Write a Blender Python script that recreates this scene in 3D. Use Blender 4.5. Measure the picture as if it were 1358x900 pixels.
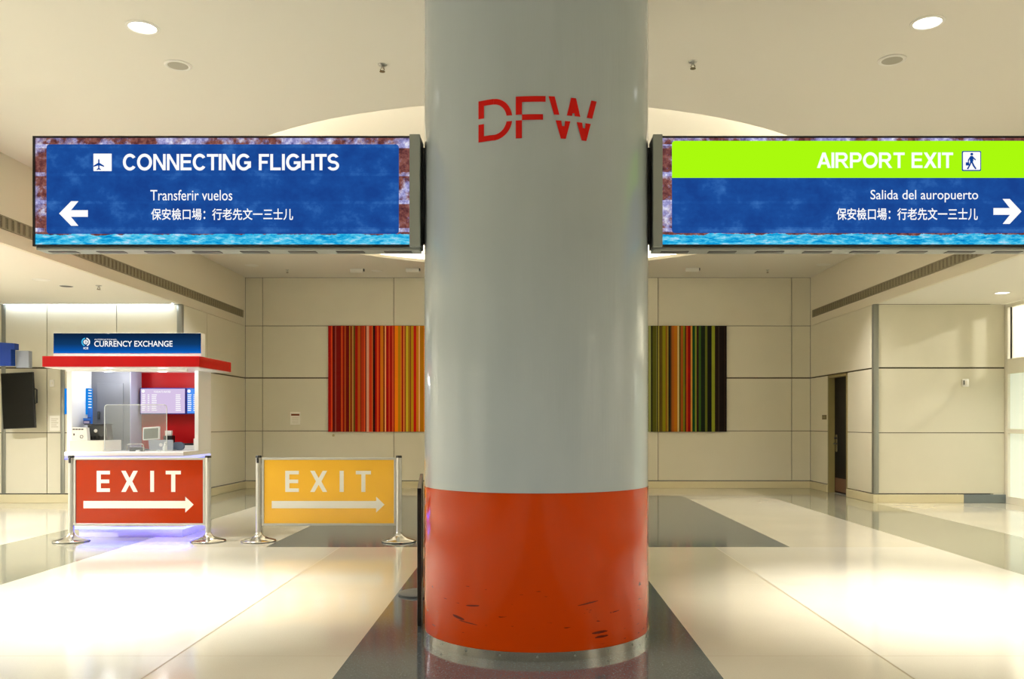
import bpy, bmesh, math, random
from mathutils import Vector, Matrix

random.seed(7)
for o in list(bpy.data.objects):
    bpy.data.objects.remove(o)
SC = bpy.context.scene
COL = SC.collection
PI = math.pi

# ------------------------------------------------------------------ camera
EYE, FOC, CX, HY = 1.40, 1150.0, 700.0, 560.0
cam = bpy.data.cameras.new('camera')
cam.sensor_fit = 'HORIZONTAL'
cam.sensor_width = 36.0
cam.lens = FOC / 1358.0 * 36.0
cam.shift_x = -(CX - 679.0) / 1358.0
cam.shift_y = (HY - 450.0) / 1358.0
cam.clip_start = 0.05
camo = bpy.data.objects.new('camera', cam)
camo.location = (0, 0, EYE)
camo.rotation_euler = (PI / 2, 0, 0)
COL.objects.link(camo)
SC.camera = camo

# ------------------------------------------------------------------ light, exposure
SC.view_settings.view_transform = 'Standard'
SC.view_settings.look = 'None'
SC.view_settings.gamma = 1.0
EXPO = 0.35
SC.view_settings.exposure = EXPO
SC.view_settings.use_curve_mapping = False
SC.cycles.use_denoising = True
SC.cycles.max_bounces = 8
SC.cycles.diffuse_bounces = 5
SC.cycles.glossy_bounces = 4
SC.cycles.transparent_max_bounces = 12
SC.cycles.sample_clamp_indirect = 6.0
SC.cycles.caustics_reflective = False
SC.cycles.caustics_refractive = False
w = bpy.data.worlds.new('world')
SC.world = w
w.use_nodes = True
w.node_tree.nodes['Background'].inputs[0].default_value = (1.0, 0.92, 0.8, 1)
w.node_tree.nodes['Background'].inputs[1].default_value = 0.05

HALL_SPOT = 1750.0        # the two downlights seen in the hall ceiling
HALL_FAR = 640.0          # the downlights behind the camera
BACK_FILL = 620.0         # unseen fill lamps behind the signs, added to brighten the back wall
AISLE_SPOT = 400.0
COVE = 140.0                # ring of light hidden in the round ceiling recess
WARM = (1.0, 0.95, 0.87)
NEUTRAL = (0.99, 1.0, 0.99)


# ------------------------------------------------------------------ materials
def lin(c):
    out = []
    for v in c[:3]:
        v = v / 255.0
        out.append(v / 12.92 if v <= 0.04045 else ((v + 0.055) / 1.055) ** 2.4)
    return (*out, 1.0)


def mat(name, rgb, rough=0.5, metal=0.0, spec=0.5, coat=0.0, noise=0.0, nscale=30.0, bump=0.0, bscale=(1, 1, 1), alpha=1.0,
        emit=None, estr=1.0, coat_rough=0.05):
    m = bpy.data.materials.new(name)
    m.use_nodes = True
    nt = m.node_tree
    b = nt.nodes['Principled BSDF']
    c = lin(rgb)
    b.inputs['Base Color'].default_value = c
    b.inputs['Roughness'].default_value = rough
    b.inputs['Metallic'].default_value = metal
    b.inputs['Specular IOR Level'].default_value = spec
    b.inputs['Coat Weight'].default_value = coat
    b.inputs['Coat Roughness'].default_value = coat_rough
    b.inputs['Alpha'].default_value = alpha
    if emit:
        b.inputs['Emission Color'].default_value = lin(emit)
        b.inputs['Emission Strength'].default_value = estr
    if noise or bump:
        tc = nt.nodes.new('ShaderNodeTexCoord')
        mp = nt.nodes.new('ShaderNodeMapping')
        mp.inputs['Scale'].default_value = bscale
        nt.links.new(tc.outputs['Object'], mp.inputs[0])
        n = nt.nodes.new('ShaderNodeTexNoise')
        n.inputs['Scale'].default_value = nscale
        n.inputs['Detail'].default_value = 4
        nt.links.new(mp.outputs[0], n.inputs['Vector'])
        if noise:
            r = nt.nodes.new('ShaderNodeValToRGB')
            r.color_ramp.elements[0].position = 0.3
            r.color_ramp.elements[1].position = 0.7
            r.color_ramp.elements[0].color = tuple(max(0, v * (1 - noise)) for v in c[:3]) + (1,)
            r.color_ramp.elements[1].color = tuple(min(1, v * (1 + noise)) for v in c[:3]) + (1,)
            nt.links.new(n.outputs['Fac'], r.inputs[0])
            nt.links.new(r.outputs[0], b.inputs['Base Color'])
        if bump:
            bp = nt.nodes.new('ShaderNodeBump')
            bp.inputs['Strength'].default_value = bump
            bp.inputs['Distance'].default_value = 0.01
            nt.links.new(n.outputs['Fac'], bp.inputs['Height'])
            nt.links.new(bp.outputs[0], b.inputs['Normal'])
    return m


def emission(name, rgb, strength=1.0):
    m = bpy.data.materials.new(name)
    m.use_nodes = True
    nt = m.node_tree
    nt.nodes.clear()
    e = nt.nodes.new('ShaderNodeEmission')
    e.inputs[0].default_value = lin(rgb)
    e.inputs[1].default_value = strength / 2 ** EXPO
    o = nt.nodes.new('ShaderNodeOutputMaterial')
    nt.links.new(e.outputs[0], o.inputs[0])
    return m


def clear(name, tint, see=0.85, rough=0.02):
    """thin clear sheet: mostly lets light through, with a gloss on it"""
    m = bpy.data.materials.new(name)
    m.use_nodes = True
    nt = m.node_tree
    nt.nodes.clear()
    t = nt.nodes.new('ShaderNodeBsdfTransparent')
    t.inputs[0].default_value = (1, 1, 1, 1)
    p = nt.nodes.new('ShaderNodeBsdfPrincipled')
    p.inputs['Base Color'].default_value = lin(tint)
    p.inputs['Roughness'].default_value = rough
    mx = nt.nodes.new('ShaderNodeMixShader')
    mx.inputs[0].default_value = 1 - see
    nt.links.new(t.outputs[0], mx.inputs[1])
    nt.links.new(p.outputs[0], mx.inputs[2])
    o = nt.nodes.new('ShaderNodeOutputMaterial')
    nt.links.new(mx.outputs[0], o.inputs[0])
    return m


class NT:
    """small helper for longer node graphs"""

    def __init__(s, name):
        s.m = bpy.data.materials.new(name)
        s.m.use_nodes = True
        s.t = s.m.node_tree
        s.n = s.t.nodes
        s.tc = s.n.new('ShaderNodeTexCoord')
        s.b = s.n.get('Principled BSDF')

    def link(s, a, b):
        s.t.links.new(a, b)

    def put(s, sock, v):
        if hasattr(v, 'is_output'):
            s.link(v, sock)
        else:
            sock.default_value = v

    def xyz(s):
        sp = s.n.new('ShaderNodeSeparateXYZ')
        s.link(s.tc.outputs['Object'], sp.inputs[0])
        return sp.outputs

    def math(s, op, a, b=0.0, clamp=False):
        q = s.n.new('ShaderNodeMath')
        q.operation = op
        q.use_clamp = clamp
        s.put(q.inputs[0], a)
        s.put(q.inputs[1], b)
        return q.outputs[0]

    def noise(s, scale, detail=4, stretch=(1, 1, 1), rough=0.5, off=(0, 0, 0)):
        mp = s.n.new('ShaderNodeMapping')
        mp.inputs['Scale'].default_value = stretch
        mp.inputs['Location'].default_value = off
        s.link(s.tc.outputs['Object'], mp.inputs[0])
        q = s.n.new('ShaderNodeTexNoise')
        q.inputs['Scale'].default_value = scale
        q.inputs['Detail'].default_value = detail
        q.inputs['Roughness'].default_value = rough
        s.link(mp.outputs[0], q.inputs['Vector'])
        return q.outputs['Fac']

    def ramp(s, f, stops):
        r = s.n.new('ShaderNodeValToRGB')
        e = r.color_ramp.elements
        while len(e) < len(stops):
            e.new(0.5)
        for k, (p, c) in enumerate(stops):
            e[k].position = p
            e[k].color = lin(c) if not isinstance(c, float) else (c, c, c, 1)
        s.put(r.inputs[0], f)
        return r.outputs[0]

    def mix(s, f, a, b):
        q = s.n.new('ShaderNodeMix')
        q.data_type = 'RGBA'
        s.put(q.inputs[0], f)
        s.put(q.inputs[6], a if hasattr(a, 'is_output') else lin(a))
        s.put(q.inputs[7], b if hasattr(b, 'is_output') else lin(b))
        return q.outputs[2]

    def emit(s, c, k=1.0):
        s.n.clear() if False else None
        e = s.n.new('ShaderNodeEmission')
        s.put(e.inputs[0], c)
        e.inputs[1].default_value = k / 2 ** EXPO
        s.link(e.outputs[0], s.n['Material Output'].inputs[0])
        s.n.remove(s.b)
        return s.m


def terrazzo(name, rgb, fleck, amount=0.5, rough=0.1, fscale=140.0):
    t = NT(name)
    big = t.noise(0.8, 3)
    c1 = t.ramp(big, [(0.3, tuple(v * 0.96 for v in rgb)), (0.7, rgb)])
    f = t.noise(fscale, 2, rough=0.7)
    k = t.math('MULTIPLY', t.ramp(f, [(0.60, 0.0), (0.68, 1.0)]), amount)
    t.link(t.mix(k, c1, fleck), t.b.inputs['Base Color'])
    t.b.inputs['Roughness'].default_value = rough
    t.b.inputs['Specular IOR Level'].default_value = 0.55
    return t.m


M = {}
M['wall'] = mat('cream_wall_panel', (212, 207, 188), rough=0.42, spec=0.4, noise=0.015, nscale=2.0)
M['joint'] = mat('panel_joint', (70, 62, 38), rough=0.8)
M['plaster'] = mat('cream_plaster', (218, 211, 193), rough=0.8, spec=0.2)
M['ceil'] = mat('ceiling_plaster', (224, 220, 210), rough=0.85, spec=0.2)
M['dome'] = mat('recess_plaster', (222, 217, 203), rough=0.85, spec=0.2)
M['base'] = terrazzo('cream_base_terrazzo', (214, 204, 168), (170, 150, 110), 0.3, 0.2)
M['basegrey'] = terrazzo('grey_base_terrazzo', (112, 122, 124), (160, 165, 165), 0.4, 0.2)
M['cream'] = terrazzo('cream_floor_terrazzo', (204, 198, 180), (172, 156, 128), 0.35, 0.09)
M['cream2'] = terrazzo('pale_floor_terrazzo', (210, 206, 192), (180, 166, 140), 0.35, 0.09)
M['grey'] = terrazzo('blue_grey_floor_terrazzo', (80, 90, 96), (150, 156, 152), 0.6, 0.10, 70.0)
M['greyrefl'] = terrazzo('reflection_tinted_grey_terrazzo', (140, 138, 118), (170, 165, 140), 0.4, 0.09)  # grey side bands; the olive reflection on them is put into the colour
M['brass'] = mat('divider_strip', (132, 120, 92), rough=0.4)
M['steel'] = mat('brushed_steel', (190, 190, 186), rough=0.28, metal=1.0, bump=0.05, nscale=120, bscale=(1, 1, 0.05))
M['steel2'] = mat('polished_steel', (205, 203, 196), rough=0.16, metal=1.0)
M['alu'] = mat('satin_aluminium', (200, 200, 196), rough=0.38, metal=0.85)
M['trim'] = mat('corner_trim_metal', (150, 152, 146), rough=0.35, metal=0.8)
M['black'] = mat('black_plastic', (18, 18, 18), rough=0.4)
M['blackg'] = mat('black_screen', (14, 14, 9), rough=0.3, spec=0.2)
M['dark'] = mat('dark_grey_metal', (58, 60, 60), rough=0.45)
M['housing'] = mat('grey_sign_housing', (150, 155, 150), rough=0.45, spec=0.4)
M['white'] = mat('white_laminate', (240, 240, 240), rough=0.3)
M['offwhite'] = mat('offwhite_laminate', (232, 228, 214), rough=0.4)
M['whitepl'] = mat('white_plastic', (228, 226, 220), rough=0.4)
M['paper'] = mat('paper', (236, 232, 222), rough=0.8)
M['ink'] = mat('dark_ink', (60, 40, 35), rough=0.8)
M['red'] = mat('red_laminate', (166, 0, 4), rough=0.4, spec=0.2)
M['redwall'] = mat('red_wall_laminate', (168, 2, 6), rough=0.45, spec=0.2)
M['gray'] = mat('grey_door_laminate', (112, 114, 122), rough=0.45)
M['lav'] = mat('pale_grey_and_lit_side', (176, 178, 200), rough=0.4)
M['doorleaf'] = mat('dark_brown_door', (10, 7, 5), rough=0.6, spec=0.15)
M['jamb'] = mat('olive_door_frame', (128, 116, 72), rough=0.5)
M['bronze'] = mat('bronze_plate', (96, 82, 44), rough=0.5)
M['rubber'] = mat('dark_rubber', (40, 42, 42), rough=0.6)
M['grill'] = mat('grille_metal', (128, 120, 96), rough=0.5)
M['grilld'] = mat('grille_dark', (92, 84, 64), rough=0.8)
M['chair'] = mat('blue_grey_fabric', (92, 104, 122), rough=0.8)
M['logo'] = mat('red_vinyl', (200, 10, 0), rough=0.4, spec=0.2)
M['ltr'] = mat('white_vinyl', (240, 238, 230), rough=0.4)
M['bluebox'] = mat('blue_sign_face', (2, 44, 124), rough=0.5, spec=0.2)
M['bluecard'] = mat('blue_card', (20, 110, 220), rough=0.5)
M['navycard'] = mat('navy_card', (20, 30, 120), rough=0.5)
M['pinkcard'] = mat('pale_card_print', (200, 190, 225), rough=0.5)
M['clear'] = clear('clear_acrylic', (215, 222, 222), 0.88)
M['clearedge'] = mat('acrylic_edge', (235, 240, 240), rough=0.2)
M['glass'] = clear('window_glass', (215, 225, 220), 0.88)
M['lamp'] = emission('lamp_lens', (255, 252, 245), 6.0)
M['lampoff'] = mat('speaker_mesh', (168, 164, 150), rough=0.7)
M['cove'] = emission('cove_strip', (255, 246, 226), COVE)
M['slot'] = emission('slot_strip', (225, 240, 255), 12.0)
M['led'] = emission('blue_led', (84, 88, 255), 1.4)
M['ledf'] = emission('blue_floor_led', (72, 78, 255), 14.0)
M['ledw'] = emission('blue_white_led', (196, 196, 255), 1.3)
M['emw'] = emission('screen_white', (255, 255, 255), 1.0)
M['emgreen'] = emission('screen_green', (170, 250, 14), 1.0)
M['emnavy'] = emission('screen_navy', (16, 66, 150), 1.0)
M['emcyan'] = emission('sign_cyan', (70, 190, 240), 1.0)
M['emrate'] = emission('rate_screen_lilac', (216, 196, 230), 1.0)
M['emrate2'] = emission('rate_screen_blue', (84, 150, 244), 1.0)
M['emblue'] = emission('board_blue', (26, 140, 236), 0.9)
M['frost'] = mat('frosted_lit_glass', (226, 236, 226), rough=0.5, emit=(222, 236, 224), estr=0.3)


def tinted(name, rgb):
    m = mat(name, rgb, rough=0.06, spec=0.35)
    return m


M['orange'] = tinted('orange_acrylic', (172, 46, 0))
M['yellow'] = tinted('yellow_acrylic', (246, 190, 64))


def column_white():
    t = NT('white_gloss_column_paint')
    n = t.noise(3.0, 3, (5, 5, 0.35))
    c = t.ramp(t.noise(1.5, 3, (2, 2, 0.3)), [(0.3, (163, 173, 178)), (0.7, (169, 179, 184))])
    t.link(c, t.b.inputs['Base Color'])
    t.b.inputs['Roughness'].default_value = 0.13
    t.b.inputs['Specular IOR Level'].default_value = 0.5
    bp = t.n.new('ShaderNodeBump')
    bp.inputs['Strength'].default_value = 0.12
    bp.inputs['Distance'].default_value = 0.02
    t.link(n, bp.inputs['Height'])
    t.link(bp.outputs[0], t.b.inputs['Normal'])
    return t.m


def column_orange():
    t = NT('orange_red_gloss_band')
    z = t.xyz()[2]
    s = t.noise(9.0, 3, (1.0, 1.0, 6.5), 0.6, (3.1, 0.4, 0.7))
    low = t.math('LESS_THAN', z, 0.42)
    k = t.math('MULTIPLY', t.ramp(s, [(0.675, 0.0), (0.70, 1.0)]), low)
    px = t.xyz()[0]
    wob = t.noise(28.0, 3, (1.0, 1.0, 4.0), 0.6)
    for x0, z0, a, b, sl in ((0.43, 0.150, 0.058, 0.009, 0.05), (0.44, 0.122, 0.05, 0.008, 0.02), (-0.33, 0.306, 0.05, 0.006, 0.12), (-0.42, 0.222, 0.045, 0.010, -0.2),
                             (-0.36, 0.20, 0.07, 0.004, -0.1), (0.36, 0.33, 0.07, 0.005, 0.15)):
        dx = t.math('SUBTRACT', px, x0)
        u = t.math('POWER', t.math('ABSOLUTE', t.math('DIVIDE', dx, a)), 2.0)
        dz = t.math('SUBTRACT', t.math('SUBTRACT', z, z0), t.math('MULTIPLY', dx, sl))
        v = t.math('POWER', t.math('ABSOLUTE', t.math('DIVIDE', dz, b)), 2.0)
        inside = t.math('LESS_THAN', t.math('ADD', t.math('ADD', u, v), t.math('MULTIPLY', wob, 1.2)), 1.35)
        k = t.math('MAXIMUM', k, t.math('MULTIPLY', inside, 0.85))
    t.link(t.mix(k, (190, 60, 0), (56, 14, 8)), t.b.inputs['Base Color'])
    t.b.inputs['Roughness'].default_value = 0.08
    t.b.inputs['Specular IOR Level'].default_value = 0.22
    n = t.noise(4.0, 3, (4, 4, 0.5))
    bp = t.n.new('ShaderNodeBump')
    bp.inputs['Strength'].default_value = 0.06
    bp.inputs['Distance'].default_value = 0.02
    t.link(n, bp.inputs['Height'])
    t.link(bp.outputs[0], t.b.inputs['Normal'])
    return t.m


M['colw'] = column_white()
M['colo'] = column_orange()


def led_screen():
    """moving-water picture shown on the sign's screen: brick wall, white spray, blue pool below"""
    t = NT('water_wall_screen')
    x, y, z = t.xyz()
    n1 = t.noise(7.0, 6, (1, 1, 1.0), 0.65)
    n2 = t.noise(26.0, 5, (1, 1, 1), 0.7, (4, 0, 2))
    brick = t.ramp(n2, [(0.3, (56, 32, 38)), (0.48, (112, 64, 62)), (0.62, (144, 92, 82)), (0.72, (130, 122, 160))])
    row = t.math('FRACT', t.math('MULTIPLY', t.math('SUBTRACT', z, 2.63), 5.55), 0)
    rowf = t.math('MULTIPLY', t.math('LESS_THAN', row, 0.14), 0.13)
    topf = t.math('MULTIPLY', t.math('GREATER_THAN', z, 3.185), 0.06)
    f = t.math('ADD', t.math('ADD', n1, rowf), topf)
    foamc = t.ramp(n2, [(0.3, (84, 82, 140)), (0.5, (166, 164, 214)), (0.68, (238, 238, 252))])
    wall = t.mix(t.ramp(f, [(0.52, 0.0), (0.64, 1.0)]), brick, foamc)
    n3 = t.noise(14.0, 6, (1, 1, 3.5), 0.7, (1, 0, 7))
    pool = t.ramp(n3, [(0.3, (0, 110, 190)), (0.45, (24, 168, 222)), (0.56, (96, 206, 238)), (0.72, (220, 226, 250))])
    edge = t.math('ADD', t.math('MULTIPLY', n1, 0.06), 2.585)
    c = t.mix(t.math('LESS_THAN', z, edge), wall, pool)
    return t.emit(c)


def led_panel():
    t = NT('blue_message_panel')
    x, y, z = t.xyz()
    n = t.noise(5.0, 6, (1.0, 1, 1.2), 0.62)
    n2 = t.noise(40.0, 3)
    row = t.math('FRACT', t.math('MULTIPLY', t.math('SUBTRACT', z, 2.63), 5.55), 0)
    rowf = t.math('MULTIPLY', t.math('LESS_THAN', row, 0.10), 0.05)
    lo = t.math('MULTIPLY', t.math('LESS_THAN', z, 2.66), 0.06)
    f = t.math('ADD', t.math('ADD', t.math('ADD', n, rowf), t.math('MULTIPLY', n2, 0.06)), lo)
    c = t.ramp(f, [(0.40, (24, 66, 142)), (0.58, (28, 78, 156)), (0.70, (48, 102, 178)), (0.86, (84, 134, 204))])
    return t.emit(c)


def header_face():
    t = NT('header_sign_face')
    z = t.xyz()[2]
    k = t.math('DIVIDE', t.math('SUBTRACT', z, 2.228), 0.235)
    c = t.ramp(k, [(0.0, (20, 110, 205)), (0.12, (10, 84, 170)), (0.45, (16, 58, 104)), (1.0, (12, 32, 58))])
    return t.emit(c)


M['scr'] = led_screen()
M['pan'] = led_panel()
M['head'] = header_face()

# ------------------------------------------------------------------ building helpers
ROOT = {}


class MB:
    def __init__(s):
        s.bm = bmesh.new()

    def _faces(s, n0, mi):
        s.bm.faces.ensure_lookup_table()
        for f in s.bm.faces[n0:]:
            f.material_index = mi

    def box(s, x0, x1, y0, y1, z0, z1, mi=0, bev=0.0, seg=2):
        n0 = len(s.bm.faces)
        vs = [s.bm.verts.new(p) for p in ((x0, y0, z0), (x1, y0, z0), (x1, y1, z0), (x0, y1, z0),
                                          (x0, y0, z1), (x1, y0, z1), (x1, y1, z1), (x0, y1, z1))]
        fs = [s.bm.faces.new([vs[i] for i in q]) for q in
              ((3, 2, 1, 0), (4, 5, 6, 7), (0, 1, 5, 4), (1, 2, 6, 5), (2, 3, 7, 6), (3, 0, 4, 7))]
        if bev > 0:
            es = list({e for f in fs for e in f.edges})
            bmesh.ops.bevel(s.bm, geom=es, offset=bev, segments=seg, affect='EDGES', profile=0.5)
        s._faces(n0, mi)
        return s

    def obox(s, center, size, rot, mi=0, bev=0.0):
        """box turned by a rotation matrix"""
        n0 = len(s.bm.verts)
        hx, hy, hz = (v / 2 for v in size)
        s.box(-hx, hx, -hy, hy, -hz, hz, mi, bev)
        s.bm.verts.ensure_lookup_table()
        mw = Matrix.Translation(center) @ rot.to_4x4()
        for v in s.bm.verts[n0:]:
            v.co = mw @ v.co
        return s

    def prism(s, pts, y0, y1, mi=0):
        """outline in x,z pushed from y0 (front) to y1"""
        n0 = len(s.bm.faces)
        a = sum(pts[i][0] * pts[(i + 1) % len(pts)][1] - pts[(i + 1) % len(pts)][0] * pts[i][1] for i in range(len(pts)))
        if a < 0:
            pts = pts[::-1]
        f = [s.bm.verts.new((p[0], y0, p[1])) for p in pts]
        b = [s.bm.verts.new((p[0], y1, p[1])) for p in pts]
        s.bm.faces.new(f)
        s.bm.faces.new(b[::-1])
        for i in range(len(pts)):
            j = (i + 1) % len(pts)
            s.bm.faces.new((f[j], f[i], b[i], b[j]))
        s._faces(n0, mi)
        return s

    def slab(s, pts, z0, z1, mi=0):
        """outline in x,y raised from z0 to z1"""
        n0 = len(s.bm.faces)
        a = sum(pts[i][0] * pts[(i + 1) % len(pts)][1] - pts[(i + 1) % len(pts)][0] * pts[i][1] for i in range(len(pts)))
        if a < 0:
            pts = pts[::-1]
        f = [s.bm.verts.new((p[0], p[1], z0)) for p in pts]
        b = [s.bm.verts.new((p[0], p[1], z1)) for p in pts]
        s.bm.faces.new(f[::-1])
        s.bm.faces.new(b)
        for i in range(len(pts)):
            j = (i + 1) % len(pts)
            s.bm.faces.new((f[i], f[j], b[j], b[i]))
        s._faces(n0, mi)
        return s

    def lathe(s, cx, cy, prof, n=32, mi=0, a0=0.0, a1=2 * PI):
        """profile of (radius, z) turned about a vertical axis"""
        n0 = len(s.bm.faces)
        full = abs(a1 - a0 - 2 * PI) < 1e-6
        rings = []
        m = n if full else n + 1
        for r, z in prof:
            if r < 1e-6:
                rings.append([s.bm.verts.new((cx, cy, z))] * m)
            else:
                rings.append([s.bm.verts.new((cx + r * math.cos(a0 + (a1 - a0) * k / n), cy + r * math.sin(a0 + (a1 - a0) * k / n), z)) for k in range(m)])
        for i in range(len(rings) - 1):
            for k in range(n):
                j = (k + 1) % m
                q = [rings[i][k], rings[i][j], rings[i + 1][j], rings[i + 1][k]]
                u = []
                for v in q:
                    if v not in u:
                        u.append(v)
                if len(u) > 2:
                    s.bm.faces.new(u)
        s._faces(n0, mi)
        return s

    def tube(s, pts, r, n=10, mi=0):
        """round bar through points"""
        n0 = len(s.bm.faces)
        P = [Vector(p) for p in pts]
        rings = []
        for i, p in enumerate(P):
            t = (P[min(i + 1, len(P) - 1)] - P[max(i - 1, 0)]).normalized()
            up = Vector((0, 0, 1)) if abs(t.z) < 0.9 else Vector((1, 0, 0))
            a = t.cross(up).normalized()
            b = t.cross(a).normalized()
            rings.append([s.bm.verts.new(p + a * r * math.cos(2 * PI * k / n) + b * r * math.sin(2 * PI * k / n)) for k in range(n)])
        for i in range(len(rings) - 1):
            for k in range(n):
                s.bm.faces.new((rings[i][k], rings[i][(k + 1) % n], rings[i + 1][(k + 1) % n], rings[i + 1][k]))
        s.bm.faces.new(rings[0][::-1])
        s.bm.faces.new(rings[-1])
        s._faces(n0, mi)
        return s

    def quad(s, pts, mi=0):
        n0 = len(s.bm.faces)
        s.bm.faces.new([s.bm.verts.new(p) for p in pts])
        s._faces(n0, mi)
        return s

    def turn(s, M4):
        for v in s.bm.verts:
            v.co = M4 @ v.co
        return s

    def build(s, name, mats, parent=None, smooth=False):
        bmesh.ops.recalc_face_normals(s.bm, faces=s.bm.faces[:])
        me = bpy.data.meshes.new(name)
        s.bm.to_mesh(me)
        s.bm.free()
        for m in (mats if isinstance(mats, (list, tuple)) else [mats]):
            me.materials.append(M[m] if isinstance(m, str) else m)
        if smooth:
            for p in me.polygons:
                p.use_smooth = True
            try:
                me.set_sharp_from_angle(angle=math.radians(35))
            except Exception:
                pass
        o = bpy.data.objects.new(name, me)
        COL.objects.link(o)
        hang(o, parent)
        return o


def hang(o, parent):
    if parent is not None:
        o.parent = parent
        if parent.name in ROOT:
            o.matrix_parent_inverse = Matrix.Translation(-ROOT[parent.name])


def tag(o, label=None, cat=None, group=None, kind=None):
    if label:
        o['label'] = label
    if cat:
        o['category'] = cat
    if group:
        o['group'] = group
    if kind:
        o['kind'] = kind
    return o


def thing(name, label, cat, loc, group=None):
    o = bpy.data.objects.new(name, None)
    o.empty_display_size = 0.1
    o.location = loc
    COL.objects.link(o)
    ROOT[o.name] = Vector(loc)
    return tag(o, label, cat, group)


def struct(o):
    o['kind'] = 'structure'
    return o


def text_verts(body, box, fat=0.0):
    """letters fitted into box = (x0, x1, z0, z1); returns vertices (x,z) and faces"""
    c = bpy.data.curves.new('letters', 'FONT')
    c.body = body
    c.offset = fat
    c.resolution_u = 4
    o = bpy.data.objects.new('letters', c)
    COL.objects.link(o)
    bpy.context.view_layer.update()
    me = bpy.data.meshes.new_from_object(o.evaluated_get(bpy.context.evaluated_depsgraph_get()))
    vs = [(v.co.x, v.co.y) for v in me.vertices]
    fs = [tuple(p.vertices) for p in me.polygons]
    bpy.data.objects.remove(o)
    bpy.data.curves.remove(c)
    bpy.data.meshes.remove(me)
    xa, xb = min(v[0] for v in vs), max(v[0] for v in vs)
    ya, yb = min(v[1] for v in vs), max(v[1] for v in vs)
    x0, x1, z0, z1 = box
    return [(x0 + (v[0] - xa) / (xb - xa) * (x1 - x0), z0 + (v[1] - ya) / (yb - ya) * (z1 - z0)) for v in vs], fs


def text(mb, body, box, y, fat=0.0, mi=0):
    vs, fs = text_verts(body, box, fat)
    bv = [mb.bm.verts.new((v[0], y, v[1])) for v in vs]
    for f in fs:
        try:
            q = mb.bm.faces.new([bv[i] for i in f])
            q.material_index = mi
        except ValueError:
            pass
    return mb


def rrect(x0, x1, z0, z1, r, n=5):
    pts = []
    for cx, cz, a in ((x1 - r, z1 - r, 0), (x0 + r, z1 - r, 90), (x0 + r, z0 + r, 180), (x1 - r, z0 + r, 270)):
        for k in range(n + 1):
            q = math.radians(a + 90 * k / n)
            pts.append((cx + r * math.cos(q), cz + r * math.sin(q)))
    return pts


# measured points of the photograph, turned into metres on a plane at a known distance
def wx(px, d):
    return (px - CX) * d / FOC


def wz(py, d):
    return EYE + (HY - py) * d / FOC


# ------------------------------------------------------------------ setting: sizes
HW = 6.03            # half width of the hall
YB = 18.5            # back wall
YF = 15.1            # where the hall widens into the side aisles
ZC, ZA = 4.49, 3.46  # hall ceiling, aisle ceiling
XR, XL = 8.31, -9.6
YN = -12.0           # wall behind the camera
ZJ1, ZJ2, ZB = 2.35, 1.22, 0.16


def floor():
    mb = MB()
    xs = [XL, -6.03, -4.55, -2.95, -2.116, -2.104, -1.07, 1.07, 2.104, 2.116, 2.95, 4.55, 6.03, XR]
    ys = [YN, -8, -4, 0.0, 2.9, 2.909, 5.2, 5.207, 7.5, 7.507, 9.75, 16.6, YB]
    for i in range(len(xs) - 1):
        for j in range(len(ys) - 1):
            xm, ym = (xs[i] + xs[i + 1]) / 2, (ys[j] + ys[j + 1]) / 2
            a = abs(xm)
            thinx = xs[i + 1] - xs[i] < 0.02
            thiny = ys[j + 1] - ys[j] < 0.02
            if 9.75 < ym < 16.6 and a < 2.95:
                m = 2
            elif a < 1.07 and ym < 9.75:
                m = 2
            elif 4.55 < a < 6.03:
                m = 3
            elif thinx and ym < 9.75:
                m = 4
            elif thiny and a < 4.55:
                m = 4
            elif 2.1 < a < 4.55 and ym < 9.75:
                m = 1
            else:
                m = 0
            mb.quad([(xs[i], ys[j], 0), (xs[i + 1], ys[j], 0), (xs[i + 1], ys[j + 1], 0), (xs[i], ys[j + 1], 0)], m)
    bmesh.ops.remove_doubles(mb.bm, verts=mb.bm.verts[:], dist=1e-5)
    return struct(mb.build('floor', ['cream', 'cream2', 'grey', 'greyrefl', 'brass']))


floor()


# ceiling of the hall with a round recess
DX, DY, DR = 0.0, 12.76, 4.42


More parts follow.
